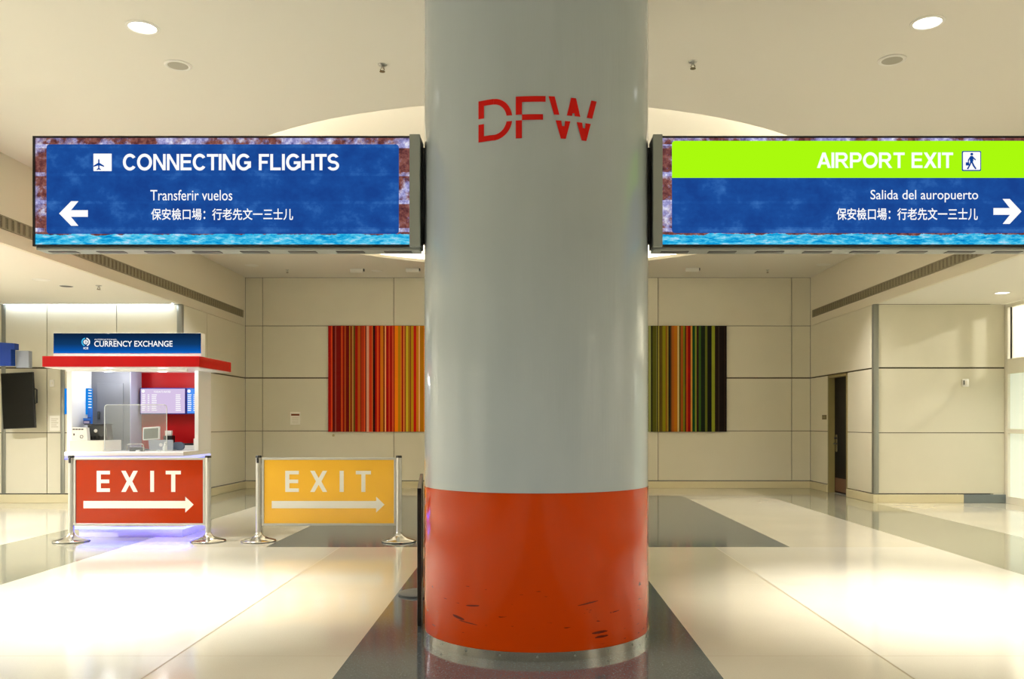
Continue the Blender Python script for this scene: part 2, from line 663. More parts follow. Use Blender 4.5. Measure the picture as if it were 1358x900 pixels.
def ceiling():
    mb = MB()
    n = 96
    x0, x1, y0, y1 = -HW, HW, 7.6, YB
    inner, outer = [], []
    for k in range(n):
        a = 2 * PI * (k + 0.5) / n
        c, s = math.cos(a), math.sin(a)
        inner.append(mb.bm.verts.new((DX + DR * c, DY + DR * s, ZC)))
        t = 1e9
        if c > 1e-6: t = min(t, (x1 - DX) / c)
        if c < -1e-6: t = min(t, (x0 - DX) / c)
        if s > 1e-6: t = min(t, (y1 - DY) / s)
        if s < -1e-6: t = min(t, (y0 - DY) / s)
        outer.append(mb.bm.verts.new((DX + t * c, DY + t * s, ZC)))
    for k in range(n):
        j = (k + 1) % n
        mb.bm.faces.new((inner[k], inner[j], outer[j], outer[k]))
    for cx in (x0, x1):                                   # the four corners the rays pass by
        for cy in (y0, y1):
            k = min(range(n), key=lambda q: (outer[q].co.x - cx) ** 2 + (outer[q].co.y - cy) ** 2 if abs(outer[q].co.x - cx) < 1e-4 else 1e9)
            l = min(range(n), key=lambda q: (outer[q].co.x - cx) ** 2 + (outer[q].co.y - cy) ** 2 if abs(outer[q].co.y - cy) < 1e-4 else 1e9)
            if k != l:
                mb.bm.faces.new((outer[k], outer[l], mb.bm.verts.new((cx, cy, ZC))))
    mb.quad([(x0, YN, ZC), (x1, YN, ZC), (x1, y0, ZC), (x0, y0, ZC)])
    o = struct(mb.build('ceiling', 'ceil'))
    # recess: upstand, ledge with a strip light lying on it, shallow dome
    d = MB()
    d.lathe(DX, DY, [(DR, ZC - 0.002), (DR, ZC + 0.055), (DR + 0.02, ZC + 0.055), (DR + 0.02, ZC + 0.02), (DR + 0.40, ZC + 0.02),
                     (DR + 0.40, ZC + 0.22), (DR + 0.2, ZC + 0.40), (3.3, ZC + 0.66), (2.2, ZC + 0.80), (1.1, ZC + 0.87), (0, ZC + 0.89)], 96)
    do = struct(d.build('ceiling_recess', 'dome', smooth=True))
    g = MB()
    g.lathe(DX, DY, [(DR + 0.15, ZC + 0.021), (DR + 0.15, ZC + 0.045), (DR + 0.22, ZC + 0.045), (DR + 0.22, ZC + 0.021)], 96)
    g.build('cove_strip', 'cove', do)


ceiling()
struct(MB().box(HW + 0.06, XR, YN, YF, ZA, ZA + 0.05).build('ceiling_right', 'ceil'))
struct(MB().box(XL, -HW - 0.06, YN, YF, ZA, ZA + 0.05).build('ceiling_left', 'ceil'))
# upper walls over the aisles (they carry the long air grilles)
struct(MB().box(HW, HW + 0.06, YN, YB, ZA - 0.0, ZC + 0.02).build('wall_upper_right', 'plaster'))
struct(MB().box(-HW - 0.06, -HW, YN, YB, ZA - 0.0, ZC + 0.02).build('wall_upper_left', 'plaster'))


def panels(name, o, u, n, us, zs, skip=(), gap=0.013, wide=None, upper='wall'):
    """wall of flat panels with open joints. o: start, u: direction along the wall, n: into the room"""
    mb = MB()
    o, u, n = Vector(o), Vector(u), Vector(n)

    def blk(a0, a1, z0, z1, t0, t1, mi):
        p = o + u * a0 + n * t0
        q = o + u * a1 + n * t1
        mb.box(min(p.x, q.x), max(p.x, q.x), min(p.y, q.y), max(p.y, q.y), z0, z1, mi)
    for i in range(len(us) - 1):
        for j in range(len(zs) - 1):
            if (i, j) in skip:
                continue
            g0 = gap
            gz0 = wide if wide and abs(zs[j] - ZJ1) < 0.01 else gap
            gz1 = wide if wide and abs(zs[j + 1] - ZJ1) < 0.01 else gap
            blk(us[i] + g0 / 2, us[i + 1] - g0 / 2, zs[j] + gz0 / 2, zs[j + 1] - gz1 / 2, -0.025, 0.0, 0)
            blk(us[i], us[i + 1], zs[j], zs[j + 1], -0.06, -0.025, 1)
    return struct(mb.build(name, [upper, 'joint']))


# back wall
panels('wall_back', (-HW, YB, 0), (1, 0, 0), (0, -1, 0), [0, 0.37, 3.17, 6.0, 8.81, 11.66, 2 * HW], [ZB, ZJ2, ZJ1, ZA, ZC], wide=0.028)
# right return wall with a door opening between y = 16.40 and 17.36
DY0, DY1, DZ = 16.40, 17.36, 2.29
panels('wall_right', (HW, YF, 0), (0, 1, 0), (-1, 0, 0), [0.0, DY0 - YF - 0.03, DY1 - YF + 0.03, YB - YF], [ZB, ZJ2, ZJ1], skip=((1, 0), (1, 1)), wide=0.028)
panels('wall_right_top', (HW, YF, 0), (0, 1, 0), (-1, 0, 0), [0.0, YB - YF], [ZJ1, ZA], wide=0.028)
panels('wall_left', (-HW, YF, 0), (0, 1, 0), (1, 0, 0), [0.0, 1.2, YB - YF], [ZB, ZJ2, ZJ1, ZA], wide=0.028)
# walls that face the camera at the end of the aisles
panels('wall_aisle_right', (HW, YF, 0), (1, 0, 0), (0, -1, 0), [0.03, XR - HW], [ZB, ZJ2, ZJ1, ZA], wide=0.026)
panels('wall_aisle_left', (XL, YF, 0), (1, 0, 0), (0, -1, 0), [0, 0.50, 1.225, 2.44, -HW - XL - 0.03], [ZB, ZJ2, ZJ1, ZA], wide=0.026)
# outer walls, unseen or nearly so
struct(MB().box(XL - 0.1, XL, YN, YF + 0.1, 0, ZA).build('wall_outer_left', 'plaster'))
struct(MB().box(XL, XR, YN - 0.1, YN, 0, ZC).build('wall_rear', 'plaster'))
struct(MB().box(XR, XR + 0.12, YN, 9.0, 0, ZA).build('wall_outer_right', 'plaster'))


def trims():
    def bb(name, x0, x1, y0, y1, m='base'):
        mb = MB()
        mb.box(x0, x1, y0, y1, 0, ZB - 0.012, 0, 0.006)
        struct(mb.build(name, m))
    bb('baseboard_back', -HW, HW, YB - 0.03, YB + 0.05)
    bb('baseboard_right', HW - 0.03, HW + 0.05, DY1 + 0.06, YB - 0.031)
    bb('baseboard_right', HW - 0.03, HW + 0.05, YF - 0.03, DY0 - 0.06)
    bb('baseboard_left', -HW - 0.05, -HW + 0.03, YF - 0.03, YB - 0.031)
    bb('baseboard_aisle_right', HW + 0.05, 7.58, YF - 0.03, YF + 0.05)
    bb('baseboard_aisle_right', 7.58, XR, YF - 0.03, YF + 0.05, 'basegrey')
    bb('baseboard_aisle_left', XL, -HW - 0.05, YF - 0.03, YF + 0.05)
    struct(MB().box(HW - 0.02, HW + 0.075, YF - 0.022, YF + 0.06, ZB, ZA, 0, 0.008).build('trim_1', 'trim', smooth=True))
    struct(MB().box(-HW - 0.075, -HW + 0.02, YF - 0.022, YF + 0.06, ZB, ZA, 0, 0.008).build('trim_2', 'trim', smooth=True))
    struct(MB().box(-8.13, -8.06, YF - 0.02, YF + 0.0, ZB, ZJ1, 0, 0.006).build('trim_3', 'trim', smooth=True))
    struct(MB().box(-9.16, -9.09, YF - 0.02, YF + 0.0, ZB, ZA, 0, 0.006).build('trim_4', 'trim', smooth=True))


trims()


# door in the right return wall
def side_door():
    mb = MB()                                    # frame and reveal
    t = 0.05
    mb.box(HW - 0.012, HW + 0.16, DY1 - 0.01, DY1 + t, 0, DZ + t, 0, 0.004)
    mb.box(HW - 0.012, HW + 0.16, DY0 - t, DY0 + 0.01, 0, DZ + t, 0, 0.004)
    mb.box(HW - 0.012, HW + 0.16, DY0 - t, DY1 + t, DZ, DZ + t, 0, 0.004)
    fr = struct(mb.build('door_frame', 'jamb'))
    fr.name = 'door_1'
    lf = MB().box(HW + 0.11, HW + 0.155, DY0 + 0.012, DY1 - 0.012, 0.008, DZ - 0.004, 0, 0.003)
    leaf = lf.build('door_leaf', 'doorleaf', fr)
    MB().box(HW + 0.106, HW + 0.112, DY0 + 0.05, DY1 - 0.05, 0.04, 0.30).build('kick_plate', mat('brown_kick_plate', (84, 52, 36), rough=0.4), leaf)
    h = MB()
    h.box(HW + 0.098, HW + 0.112, DY1 - 0.17, DY1 - 0.07, 0.82, 1.16, 0, 0.004)
    h.build('lock_plate', 'steel2', leaf)
    h = MB()
    h.tube([(HW + 0.10, DY1 - 0.12, 0.98), (HW + 0.05, DY1 - 0.12, 0.98), (HW + 0.045, DY1 - 0.16, 0.985), (HW + 0.05, DY1 - 0.26, 0.975)], 0.011)
    h.tube([(HW + 0.10, DY1 - 0.12, 1.09), (HW + 0.065, DY1 - 0.12, 1.09)], 0.022)
    h.build('door_handle', 'black', leaf, smooth=True)


side_door()


# glazed entrance on the right: posts, transom panes, frosted doors
def entrance():
    mb = MB()
    x0, x1 = XR, XR + 0.10
    ys = [YF - 0.02, 14.35, 13.25, 12.15, 10.6, 9.0]
    for y in ys:
        mb.box(x0, x1, y - 0.06, y + 0.06, 0, ZA, 0, 0.004)
    for z0, z1 in ((ZA - 0.07, ZA), (2.24, 2.5), (1.21, 1.29), (0.0, 0.12)):
        for a, b in zip(ys[1:], ys[:-1]):
            mb.box(x0 + 0.004, x1 - 0.004, a + 0.05, b - 0.05, z0, z1)
    wo = struct(mb.build('window_1', 'offwhite'))
    for a, b in zip(ys[1:], ys[:-1]):
        MB().box(x0 + 0.045, x0 + 0.055, a + 0.055, b - 0.055, 2.49, ZA - 0.06).build('pane', 'glass', wo)
        MB().box(x0 + 0.045, x0 + 0.055, a + 0.055, b - 0.055, 0.11, 1.22).build('frosted_pane', 'frost', wo)
        MB().box(x0 + 0.045, x0 + 0.055, a + 0.055, b - 0.055, 1.28, 2.25).build('frosted_pane', 'frost', wo)
    MB().box(x0 + 0.02, x0 + 0.03, 14.93, 14.97, 2.49, ZA - 0.06).build('mullion', 'black', wo)
    struct(MB().box(XR + 3.2, XR + 3.3, 8, 17, 0, 4.6).build('wall_vestibule', 'offwhite'))
    struct(MB().box(XR + 0.1, XR + 3.2, 8, 17, 4.6, 4.7).build('ceiling_vestibule', 'ceil'))
    struct(MB().box(XR + 0.1, XR + 3.2, 8, 17, -0.05, 0.0).build('floor_vestibule', 'cream'))
    struct(MB().box(XR + 0.12, XR + 3.2, 15.7, 15.8, 0, 4.6).build('wall_vestibule_end', 'offwhite'))


entrance()


# ------------------------------------------------------------------ the column
CXX, CYY, CR = 0.056, 5.82, 0.745
ZO, ZM = 0.985, 0.055
col = thing('round_column', 'massive white round column with an orange-red band at its foot', 'column', (CXX, CYY, 0))
MB().lathe(CXX, CYY, [(CR, ZO), (CR, ZC + 0.01), (0, ZC + 0.01)], 128).build('shaft', 'colw', col, smooth=True)
MB().lathe(CXX, CYY, [(CR - 0.01, ZM), (CR + 0.0015, ZM), (CR + 0.0015, ZO - 0.006), (CR - 0.003, ZO - 0.006), (CR - 0.003, ZO)], 128).build('color_band', 'colo', col, smooth=True)
mk = MB()
mk.lathe(CXX, CYY, [(CR - 0.02, 0.0), (CR + 0.008, 0.0), (CR + 0.008, ZM), (CR - 0.01, ZM + 0.001)], 128)
mk.build('kick_band', 'steel2', col, smooth=True)
for k in range(-4, 5):
    a = -PI / 2 + k * 0.30
    s = MB()
    p = Vector((CXX + (CR + 0.006) * math.cos(a), CYY + (CR + 0.006) * math.sin(a), 0.03))
    q = p + Vector((math.cos(a), math.sin(a), 0)) * 0.006
    s.tube([p, q], 0.006, 8)
    s.build('screw', 'trim', col)


def column_letters():
    """the three letters, cut by a slit, wrapped on the shaft; flat drawing units -> arc length and height"""
    def unwrap(zx):
        px = 600 + zx * 0.16937
        k = (px - CX) / FOC
        # k*(CYY - CR*cos t) = CXX + CR*sin t
        t = 0.0
        for _ in range(40):
            t = math.asin(max(-1, min(1, (k * (CYY - CR * math.cos(t)) - CXX) / CR)))
        return t

    def mp(x, y, out=0.003):
        t = unwrap(x)
        z = 3.064 + (497 - y) / 327.0 * 0.244
        return (CXX + (CR + out) * math.sin(t), CYY - (CR + out) * math.cos(t), z)

    mb = MB()

    def quadgrid(p00, p10, p11, p01, n=6):
        """four corners (bottom-left, bottom-right, top-right, top-left), cut fine enough to follow the curve"""
        def at(u, v):
            b = ((1 - u) * p00[0] + u * p10[0], (1 - u) * p00[1] + u * p10[1])
            c = ((1 - u) * p01[0] + u * p11[0], (1 - u) * p01[1] + u * p11[1])
            return (b[0] * (1 - v) + c[0] * v, b[1] * (1 - v) + c[1] * v)
        g = [[mb.bm.verts.new(mp(*at(i / n, j))) for i in range(n + 1)] for j in (0, 1)]
        for i in range(n):
            mb.bm.faces.new((g[0][i], g[0][i + 1], g[1][i + 1], g[1][i]))

    def rect(x0, x1, y0, y1):
        quadgrid((x0, y1), (x1, y1), (x1, y0), (x0, y0))

    def para(x0, x1, y0, u0, u1, y1):
        """stroke from (x0..x1, y0) down to (u0..u1, y1)"""
        quadgrid((u0, y1), (u1, y1), (x1, y0), (x0, y0))
    # D
    rect(207, 249, 170, 312)
    rect(207, 249, 357, 497)
    rect(249, 325, 170, 213)
    rect(249, 325, 454, 497)
    n = 14
    for sg in (1, -1):
        prev = None
        for k in range(n + 1):
            y_s = 21.0 if sg > 0 else 24.0
            ao = PI / 2 + (math.asin(y_s / 163.5) - PI / 2) * k / n
            ai = PI / 2 + (math.asin(y_s / 120.5) - PI / 2) * k / n
            po = (322 + 147 * math.cos(ao), 333.5 - sg * 163.5 * math.sin(ao))
            pi_ = (322 + 104 * math.cos(ai), 333.5 - sg * 120.5 * math.sin(ai))
            if prev:
                quadgrid(prev[1], pi_, po, prev[0], 1)
            prev = (po, pi_)
    # F
    rect(497, 545, 170, 312)
    rect(545, 729, 170, 214)
    rect(545, 709, 312, 355)
    rect(497, 545, 357, 497)
    # W
    para(752, 800, 170, 795, 836, 312)
    para(928, 947, 170, 895, 936, 312)
    para(947, 966, 170, 956, 999, 312)
    para(930, 964, 170, 938, 956, 290)
    para(1085, 1126, 170, 1050, 1092, 312)
    para(808, 852, 357, 848, 868, 497)
    para(880, 922, 357, 866, 886, 497)
    para(852, 880, 398, 862, 872, 497)
    para(972, 1014, 357, 1010, 1030, 497)
    para(1040, 1080, 357, 1028, 1046, 497)
    para(1014, 1040, 398, 1024, 1034, 497)
    o = mb.build('lettering', 'logo', col)
    so = o.modifiers.new('thick', 'SOLIDIFY')
    so.thickness = 0.002


column_letters()

# ------------------------------------------------------------------ bold sign capitals
def _el(a0, a1, x0, x1, z0, z1, n=22):
    """part of an ellipse (degrees, counter-clockwise if a1 > a0) inside a box"""
    cx, cz, rx, rz = (x0 + x1) / 2, (z0 + z1) / 2, (x1 - x0) / 2, (z1 - z0) / 2
    return [(cx + rx * math.cos(math.radians(a0 + (a1 - a0) * i / n)), cz + rz * math.sin(math.radians(a0 + (a1 - a0) * i / n))) for i in range(n + 1)]


GT = 0.20          # stroke width for a letter one unit high


def glyph(ch):
    """width of the letter and its outlines; a ring is (outer, inner) with the same count of points"""
    t = GT
    P, RING = [], []
    if ch == 'C' or ch == 'G':
        w = 0.98 if ch == 'C' else 1.03
        a = 36 if ch == 'C' else 38
        b = -36 if ch == 'C' else -8
        o_ = _el(a, 360 + b, 0, w, -0.02, 1.02, 34)
        i_ = _el(a + 6, 360 + b - (6 if ch == 'C' else 0), t * 1.04, w - t * 1.04, t * 0.86, 1 - t * 0.86, 34)
        RING.append((o_, i_))
        if ch == 'G':
            P += [[(w * 0.53, 0.55), (w * 0.53, 0.38), (w - t, 0.38), (w - t, 0.10), (w - 0.005, 0.17), (w - 0.005, 0.55)]]
    elif ch == 'O':
        w = 1.06
        RING.append((_el(0, 360, 0, w, -0.02, 1.02, 48), _el(0, 360, t * 1.04, w - t * 1.04, t * 0.86, 1 - t * 0.86, 48)))
    elif ch == 'N':
        w = 0.87
        P += [[(0, 0), (t * 0.93, 0), (t * 0.93, 1), (0, 1)], [(w - t * 0.93, 0), (w, 0), (w, 1), (w - t * 0.93, 1)],
              [(0.0, 1), (t * 1.02, 1), (w, 0), (w - t * 1.02, 0)]]
    elif ch == 'E':
        w = 0.78
        P += [[(0, 0), (t, 0), (t, 1), (0, 1)], [(t, 0), (w, 0), (w, t * 0.84), (t, t * 0.84)], [(t, 1 - t * 0.84), (w - 0.02, 1 - t * 0.84), (w - 0.02, 1), (t, 1)],
              [(t, 0.44), (w - 0.06, 0.44), (w - 0.06, 0.44 + t * 0.84), (t, 0.44 + t * 0.84)]]
    elif ch == 'F':
        w = 0.72
        P += [[(0, 0), (t, 0), (t, 1), (0, 1)], [(t, 1 - t * 0.84), (w, 1 - t * 0.84), (w, 1), (t, 1)], [(t, 0.41), (w - 0.1, 0.41), (w - 0.1, 0.41 + t * 0.84), (t, 0.41 + t * 0.84)]]
    elif ch == 'T':
        w = 0.80
        P += [[(w / 2 - t / 2, 0), (w / 2 + t / 2, 0), (w / 2 + t / 2, 1), (w / 2 - t / 2, 1)], [(0, 1 - t * 0.84), (w / 2 - t / 2, 1 - t * 0.84), (w / 2 - t / 2, 1), (0, 1)],
              [(w / 2 + t / 2, 1 - t * 0.84), (w, 1 - t * 0.84), (w, 1), (w / 2 + t / 2, 1)]]
    elif ch == 'I':
        w = t
        P += [[(0, 0), (t, 0), (t, 1), (0, 1)]]
    elif ch == 'L':
        w = 0.74
        P += [[(0, 0), (t, 0), (t, 1), (0, 1)], [(t, 0), (w, 0), (w, t * 0.84), (t, t * 0.84)]]
    elif ch == 'H':
        w = 0.86
        P += [[(0, 0), (t, 0), (t, 1), (0, 1)], [(w - t, 0), (w, 0), (w, 1), (w - t, 1)], [(t, 0.43), (w - t, 0.43), (w - t, 0.43 + t * 0.84), (t, 0.43 + t * 0.84)]]
    elif ch == 'A':
        w = 1.0
        c = w / 2
        P += [[(0, 0), (t * 1.1, 0), (c + 0.03, 0.80), (c, 1), (c - t * 0.56, 1)], [(w, 0), (w - t * 1.1, 0), (c - 0.03, 0.80), (c, 1), (c + t * 0.56, 1)],
              [(0.27, 0.23), (w - 0.27, 0.23), (w - 0.33, 0.39), (0.33, 0.39)]]
    elif ch in 'PR':
        w = 0.84 if ch == 'P' else 0.95
        zt, zb, bw = 1.0, (0.37 if ch == 'P' else 0.40), (0.84 if ch == 'P' else 0.87)
        P += [[(0, 0), (t, 0), (t, 1), (0, 1)]]
        o_ = [(t, zb)] + _el(-90, 90, bw - 0.62, bw, zb, zt, 20) + [(t, zt)]
        i_ = [(t, zb + t * 0.84)] + _el(-90, 90, bw - 0.62 + t * 0.6, bw - t * 1.02, zb + t * 0.84, zt - t * 0.84, 20) + [(t, zt - t * 0.84)]
        RING.append((o_, i_))
        if ch == 'R':
            P += [[(0.36, 0.42), (0.60, 0.44), (0.95, 0), (0.71, 0), (0.47, 0.33)]]
    elif ch == 'X':
        w = 0.93
        k = t * 1.22
        P += [[(0, 0), (k, 0), (w, 1), (w - k, 1)], [(w - k, 0), (w, 0), (k, 1), (0, 1)]]
    elif ch == 'S':
        w = 0.84
        m = 0.5
        up_o = _el(22, 270, 0.03, w - 0.03, m - t * 0.42, 1.02, 24)
        up_i = _el(22, 270, 0.03 + t, w - 0.03 - t, m + t * 0.42, 1.02 - t * 0.86, 24)
        lo_o = _el(90, -158, 0.0, w, -0.02, m + t * 0.42, 24)
        lo_i = _el(90, -158, t, w - t, -0.02 + t * 0.86, m - t * 0.42, 24)
        RING += [(up_o, up_i), (lo_o, lo_i)]
    else:
        w = 0.46
    if ch == 'C':
        w *= 0.93
    return w, P, RING


def bold_text(mb, body, box, y, space=0.085):
    x = 0.0
    items = []
    for ch in body:
        gw, P, RING = glyph(ch)
        items.append((x, P, RING))
        x += gw + (space if ch not in ' ' else 0.0) - (0.05 if ch in 'AT' else 0.0)
    total = x - space
    x0, x1, z0, z1 = box
    kx, kz = (x1 - x0) / total, (z1 - z0)
    k = 0
    for ox, P, RING in items:
        f = lambda p: (x0 + (ox + p[0]) * kx, z0 + p[1] * kz)
        for poly in P:
            k += 1
            yy = y - 0.00004 * (k % 3)
            mb.bm.faces.new([mb.bm.verts.new((f(p)[0], yy, f(p)[1])) for p in poly])
        for o_, i_ in RING:
            a = [mb.bm.verts.new((f(p)[0], y, f(p)[1])) for p in o_]
            b = [mb.bm.verts.new((f(p)[0], y, f(p)[1])) for p in i_]
            for q in range(len(a) - 1):
                mb.bm.faces.new((a[q], a[q + 1], b[q + 1], b[q]))
    return mb


# ------------------------------------------------------------------ the two overhead signs
SY = 5.6
SK = SY / FOC


def sx(px):
    return (px - CX) * SK


def sz(py):
    return EYE + (HY - py) * SK


def arrow_poly(xa, xb, z0, z1):
    """arrow that points towards xa (tip) with its tail at xb"""
    zc, h, L = (z0 + z1) / 2, (z1 - z0) / 2, xb - xa
    t = h * 0.27
    return [(xa, zc), (xa + 0.42 * L, z1), (xa + 0.67 * L, z1), (xa + 0.41 * L, zc + t), (xb, zc + t), (xb, zc - t), (xa + 0.41 * L, zc - t),
            (xa + 0.67 * L, z0), (xa + 0.42 * L, z0)]


def overhead_sign(side):
    left = side < 0
    lab = ('long hanging screen sign reading CONNECTING FLIGHTS with an arrow' if left
           else 'long hanging screen sign reading AIRPORT EXIT on a green bar')
    # screen, housing
    a, b = (sx(47), sx(543.5)) if left else (sx(878), sx(1374))
    ztop, zbot = sz(183), sz(324.5)
    h0, h1 = (a - 0.012, -0.692) if left else (0.804, b + 0.012)
    r = thing('overhead_sign', lab, 'sign', ((a + b) / 2, SY + 0.08, zbot - 0.02))
    e0, e1 = (b, h1) if left else (h0, a)
    MB().box(h0, h1, SY + 0.01, SY + 0.16, zbot - 0.012, ztop + 0.01, 0, 0.003).build('housing', 'dark', r)
    MB().box(e0 + 0.001, e1 - 0.001, SY - 0.03, SY + 0.009, zbot - 0.016, ztop + 0.016, 0, 0.003).build('end_cap', 'housing', r)
    f = MB()
    for q in ((a - 0.012, b, ztop, ztop + 0.01), (a - 0.012, b, zbot - 0.012, zbot), (a - 0.012, a, zbot, ztop) if left else (b, b + 0.012, zbot, ztop)):
        f.box(q[0], q[1], SY - 0.012, SY + 0.012, q[2], q[3])
    f.build('screen_bezel', 'black', r)
    # lower tray with slots
    tr = MB().box(h0 + 0.01, h1 - 0.01, SY + 0.01, SY + 0.155, zbot - 0.03, zbot - 0.0125, 0, 0.003).build('bottom_tray', 'housing', r)
    n = 8
    for k in range(n):
        xc = h0 + (k + 0.5) * (h1 - h0) / n
        MB().box(xc - 0.09, xc + 0.09, SY + 0.05, SY + 0.11, zbot - 0.034, zbot - 0.0302).build('vent', 'dark', tr)
    # wall plate that ties the sign to the column
    x0, x1 = (h1 + 0.0, -0.655) if left else (0.765, h0)
    MB().box(min(x0, x1), max(x0, x1), SY + 0.10, SY + 0.155, zbot + 0.03, ztop - 0.03).build('mounting_bracket', 'black', r)
    s = MB().quad([(a, SY, zbot), (b, SY, zbot), (b, SY, ztop), (a, SY, ztop)]).build('screen', 'scr', r)
    y1, y2 = SY - 0.003, SY - 0.006
    if left:
        MB().prism(rrect(sx(62), sx(529), sz(310), sz(191.5), 0.02), y1, y1 + 0.002).build('message_panel', 'pan', s)
        t = MB()
        bold_text(t, 'CONNECTING FLIGHTS', (sx(163.5), sx(450), sz(226), sz(204.5)), y2)
        text(t, 'Transferir vuelos', (sx(200), sx(308.5), sz(266), sz(252)), y2, 0.002)
        text(t, '保安檢口場：行老先文一三士儿', (sx(201), sx(389), sz(292), sz(276.5)), y2, 0.012)
        t.build('lettering', 'emw', s)
        MB().prism(arrow_poly(sx(79), sx(117), sz(299.5), sz(267)), y2, y2 + 0.002).build('arrow', 'emw', s)
        p = MB().prism(rrect(sx(124.5), sx(148.5), sz(227), sz(204), 0.003), y2, y2 + 0.002).build('pictogram', 'emw', s)
        # aeroplane climbing, seen from above
        cx, cz, k = sx(131.8), sz(218.5), 0.0305
        ol = [(0, 1.2), (0.14, 0.95), (0.14, 0.35), (1.1, -0.25), (1.1, -0.5), (0.14, -0.2), (0.12, -0.75), (0.42, -1.0), (0.42, -1.18), (0, -1.05)]
        ol = ol + [(-x, z) for x, z in ol[-2:0:-1]]
        MB().prism([(cx + x * k, cz + z * k) for x, z in ol], y2 - 0.002, y2 - 0.001).build('aeroplane', 'emnavy', p)
    else:
        pl = MB()
        pl.prism(rrect(sx(891), sx(1359.5), sz(309), sz(187), 0.02), y1, y1 + 0.002)
        pl.build('message_panel', 'pan', s)
        gp = rrect(sx(891), sx(1359.5), sz(236), sz(187), 0.02)
        gp = [(x, z if z > sz(215) else (sz(236) if z < sz(225) else z)) for x, z in gp]
        gp = [(sx(891), sz(236)), (sx(1359.5), sz(236))] + [q for q in rrect(sx(891), sx(1359.5), sz(236), sz(187), 0.02)[:12]]
        MB().prism(gp, y1 - 0.0015, y1 - 0.0005).build('green_bar', 'emgreen', s)
        t = MB()
        bold_text(t, 'AIRPORT EXIT', (sx(1083), sx(1262.5), sz(223), sz(202.5)), y2)
        text(t, 'Salida del auropuerto', (sx(1154), sx(1296.5), sz(268.5), sz(252)), y2, 0.002)
        text(t, '保安檢口場：行老先文一三士儿', (sx(1109), sx(1296), sz(292), sz(276)), y2, 0.012)
        t.build('lettering', 'emw', s)
        MB().prism([(2 * sx(1335.5) - x, z) for x, z in arrow_poly(sx(1317), sx(1354), sz(297), sz(264))], y2, y2 + 0.002).build('arrow', 'emw', s)
        p = MB().prism(rrect(sx(1275), sx(1300.5), sz(227), sz(200.5), 0.008), y2, y2 + 0.002).build('pictogram', 'emnavy', s)
        MB().prism(rrect(sx(1276.3), sx(1299.2), sz(225.6), sz(201.9), 0.006), y2 - 0.002, y2 - 0.001).build('pictogram_field', 'emw', p)
        w_ = MB()                                # walking figure with a case
        cx, cz, k = sx(1287.6), sz(214), 0.0096

        def pg(pts):
            w_.prism([(cx + x * k, cz + z * k) for x, z in pts], y2 - 0.0035, y2 - 0.0025)
        pg([(0.1 + 0.95 * math.cos(q * PI / 6), 4.6 + 0.95 * math.sin(q * PI / 6)) for q in range(12)])
        pg([(-0.9, 3.4), (0.9, 3.4), (1.2, 0.2), (0.6, -0.8), (-0.9, -0.8), (-1.3, 0.6)])
        pg([(0.7, 3.2), (2.9, 1.0), (2.5, 0.4), (0.6, 1.9)])
        pg([(-0.8, 3.3), (-2.4, 1.0), (-2.6, -0.9), (-2.0, -0.9), (-1.6, 0.8), (-0.4, 2.0)])
        pg([(-0.9, -0.6), (0.1, -0.8), (-1.0, -3.2), (-2.3, -5.6), (-3.2, -5.2), (-1.9, -3.0)])
        pg([(-0.3, -0.6), (0.8, -0.6), (1.9, -3.0), (3.3, -5.0), (2.5, -5.6), (0.9, -3.4)])
        pg([(-3.9, -0.9), (-1.6, -0.9), (-1.6, -3.0), (-3.9, -3.0)])
        w_.build('walking_figure', 'emnavy', p)


overhead_sign(-1)
overhead_sign(1)


# ------------------------------------------------------------------ EXIT barriers
def stroke_letters(mb, x0s, z0, z1, y, k):
    """E X I T drawn as flat letters; x0s: four (left, right) pairs"""
    h = z1 - z0
    t = 0.042 * (h / 0.25)
    (a, b) = x0s[0]
    mb.prism([(a, z0), (b, z0), (b, z0 + t), (a + t * 1.15, z0 + t), (a + t * 1.15, z0 + h / 2 - t / 2), (b - 0.008, z0 + h / 2 - t / 2), (b - 0.008, z0 + h / 2 + t / 2),
              (a + t * 1.15, z0 + h / 2 + t / 2), (a + t * 1.15, z1 - t), (b, z1 - t), (b, z1), (a, z1)], y, y + 0.001)
    (a, b) = x0s[1]
    s = t * 1.25
    c = (a + b) / 2
    zc = (z0 + z1) / 2
    mb.prism([(a, z0), (a + s, z0), (c, zc - s * 0.75), (b - s, z0), (b, z0), (c + s * 0.62, zc), (b, z1), (b - s, z1), (c, zc + s * 0.75), (a + s, z1), (a, z1), (c - s * 0.62, zc)], y, y + 0.001)
    (a, b) = x0s[2]
    mb.prism([(a, z0), (b, z0), (b, z1), (a, z1)], y, y + 0.001)
    (a, b) = x0s[3]
    c = (a + b) / 2
    mb.prism([(c - t * 0.58, z0), (c + t * 0.58, z0), (c + t * 0.58, z1 - t), (b, z1 - t), (b, z1), (a, z1), (a, z1 - t), (c - t * 0.58, z1 - t)], y, y + 0.001)


BD = 10.2


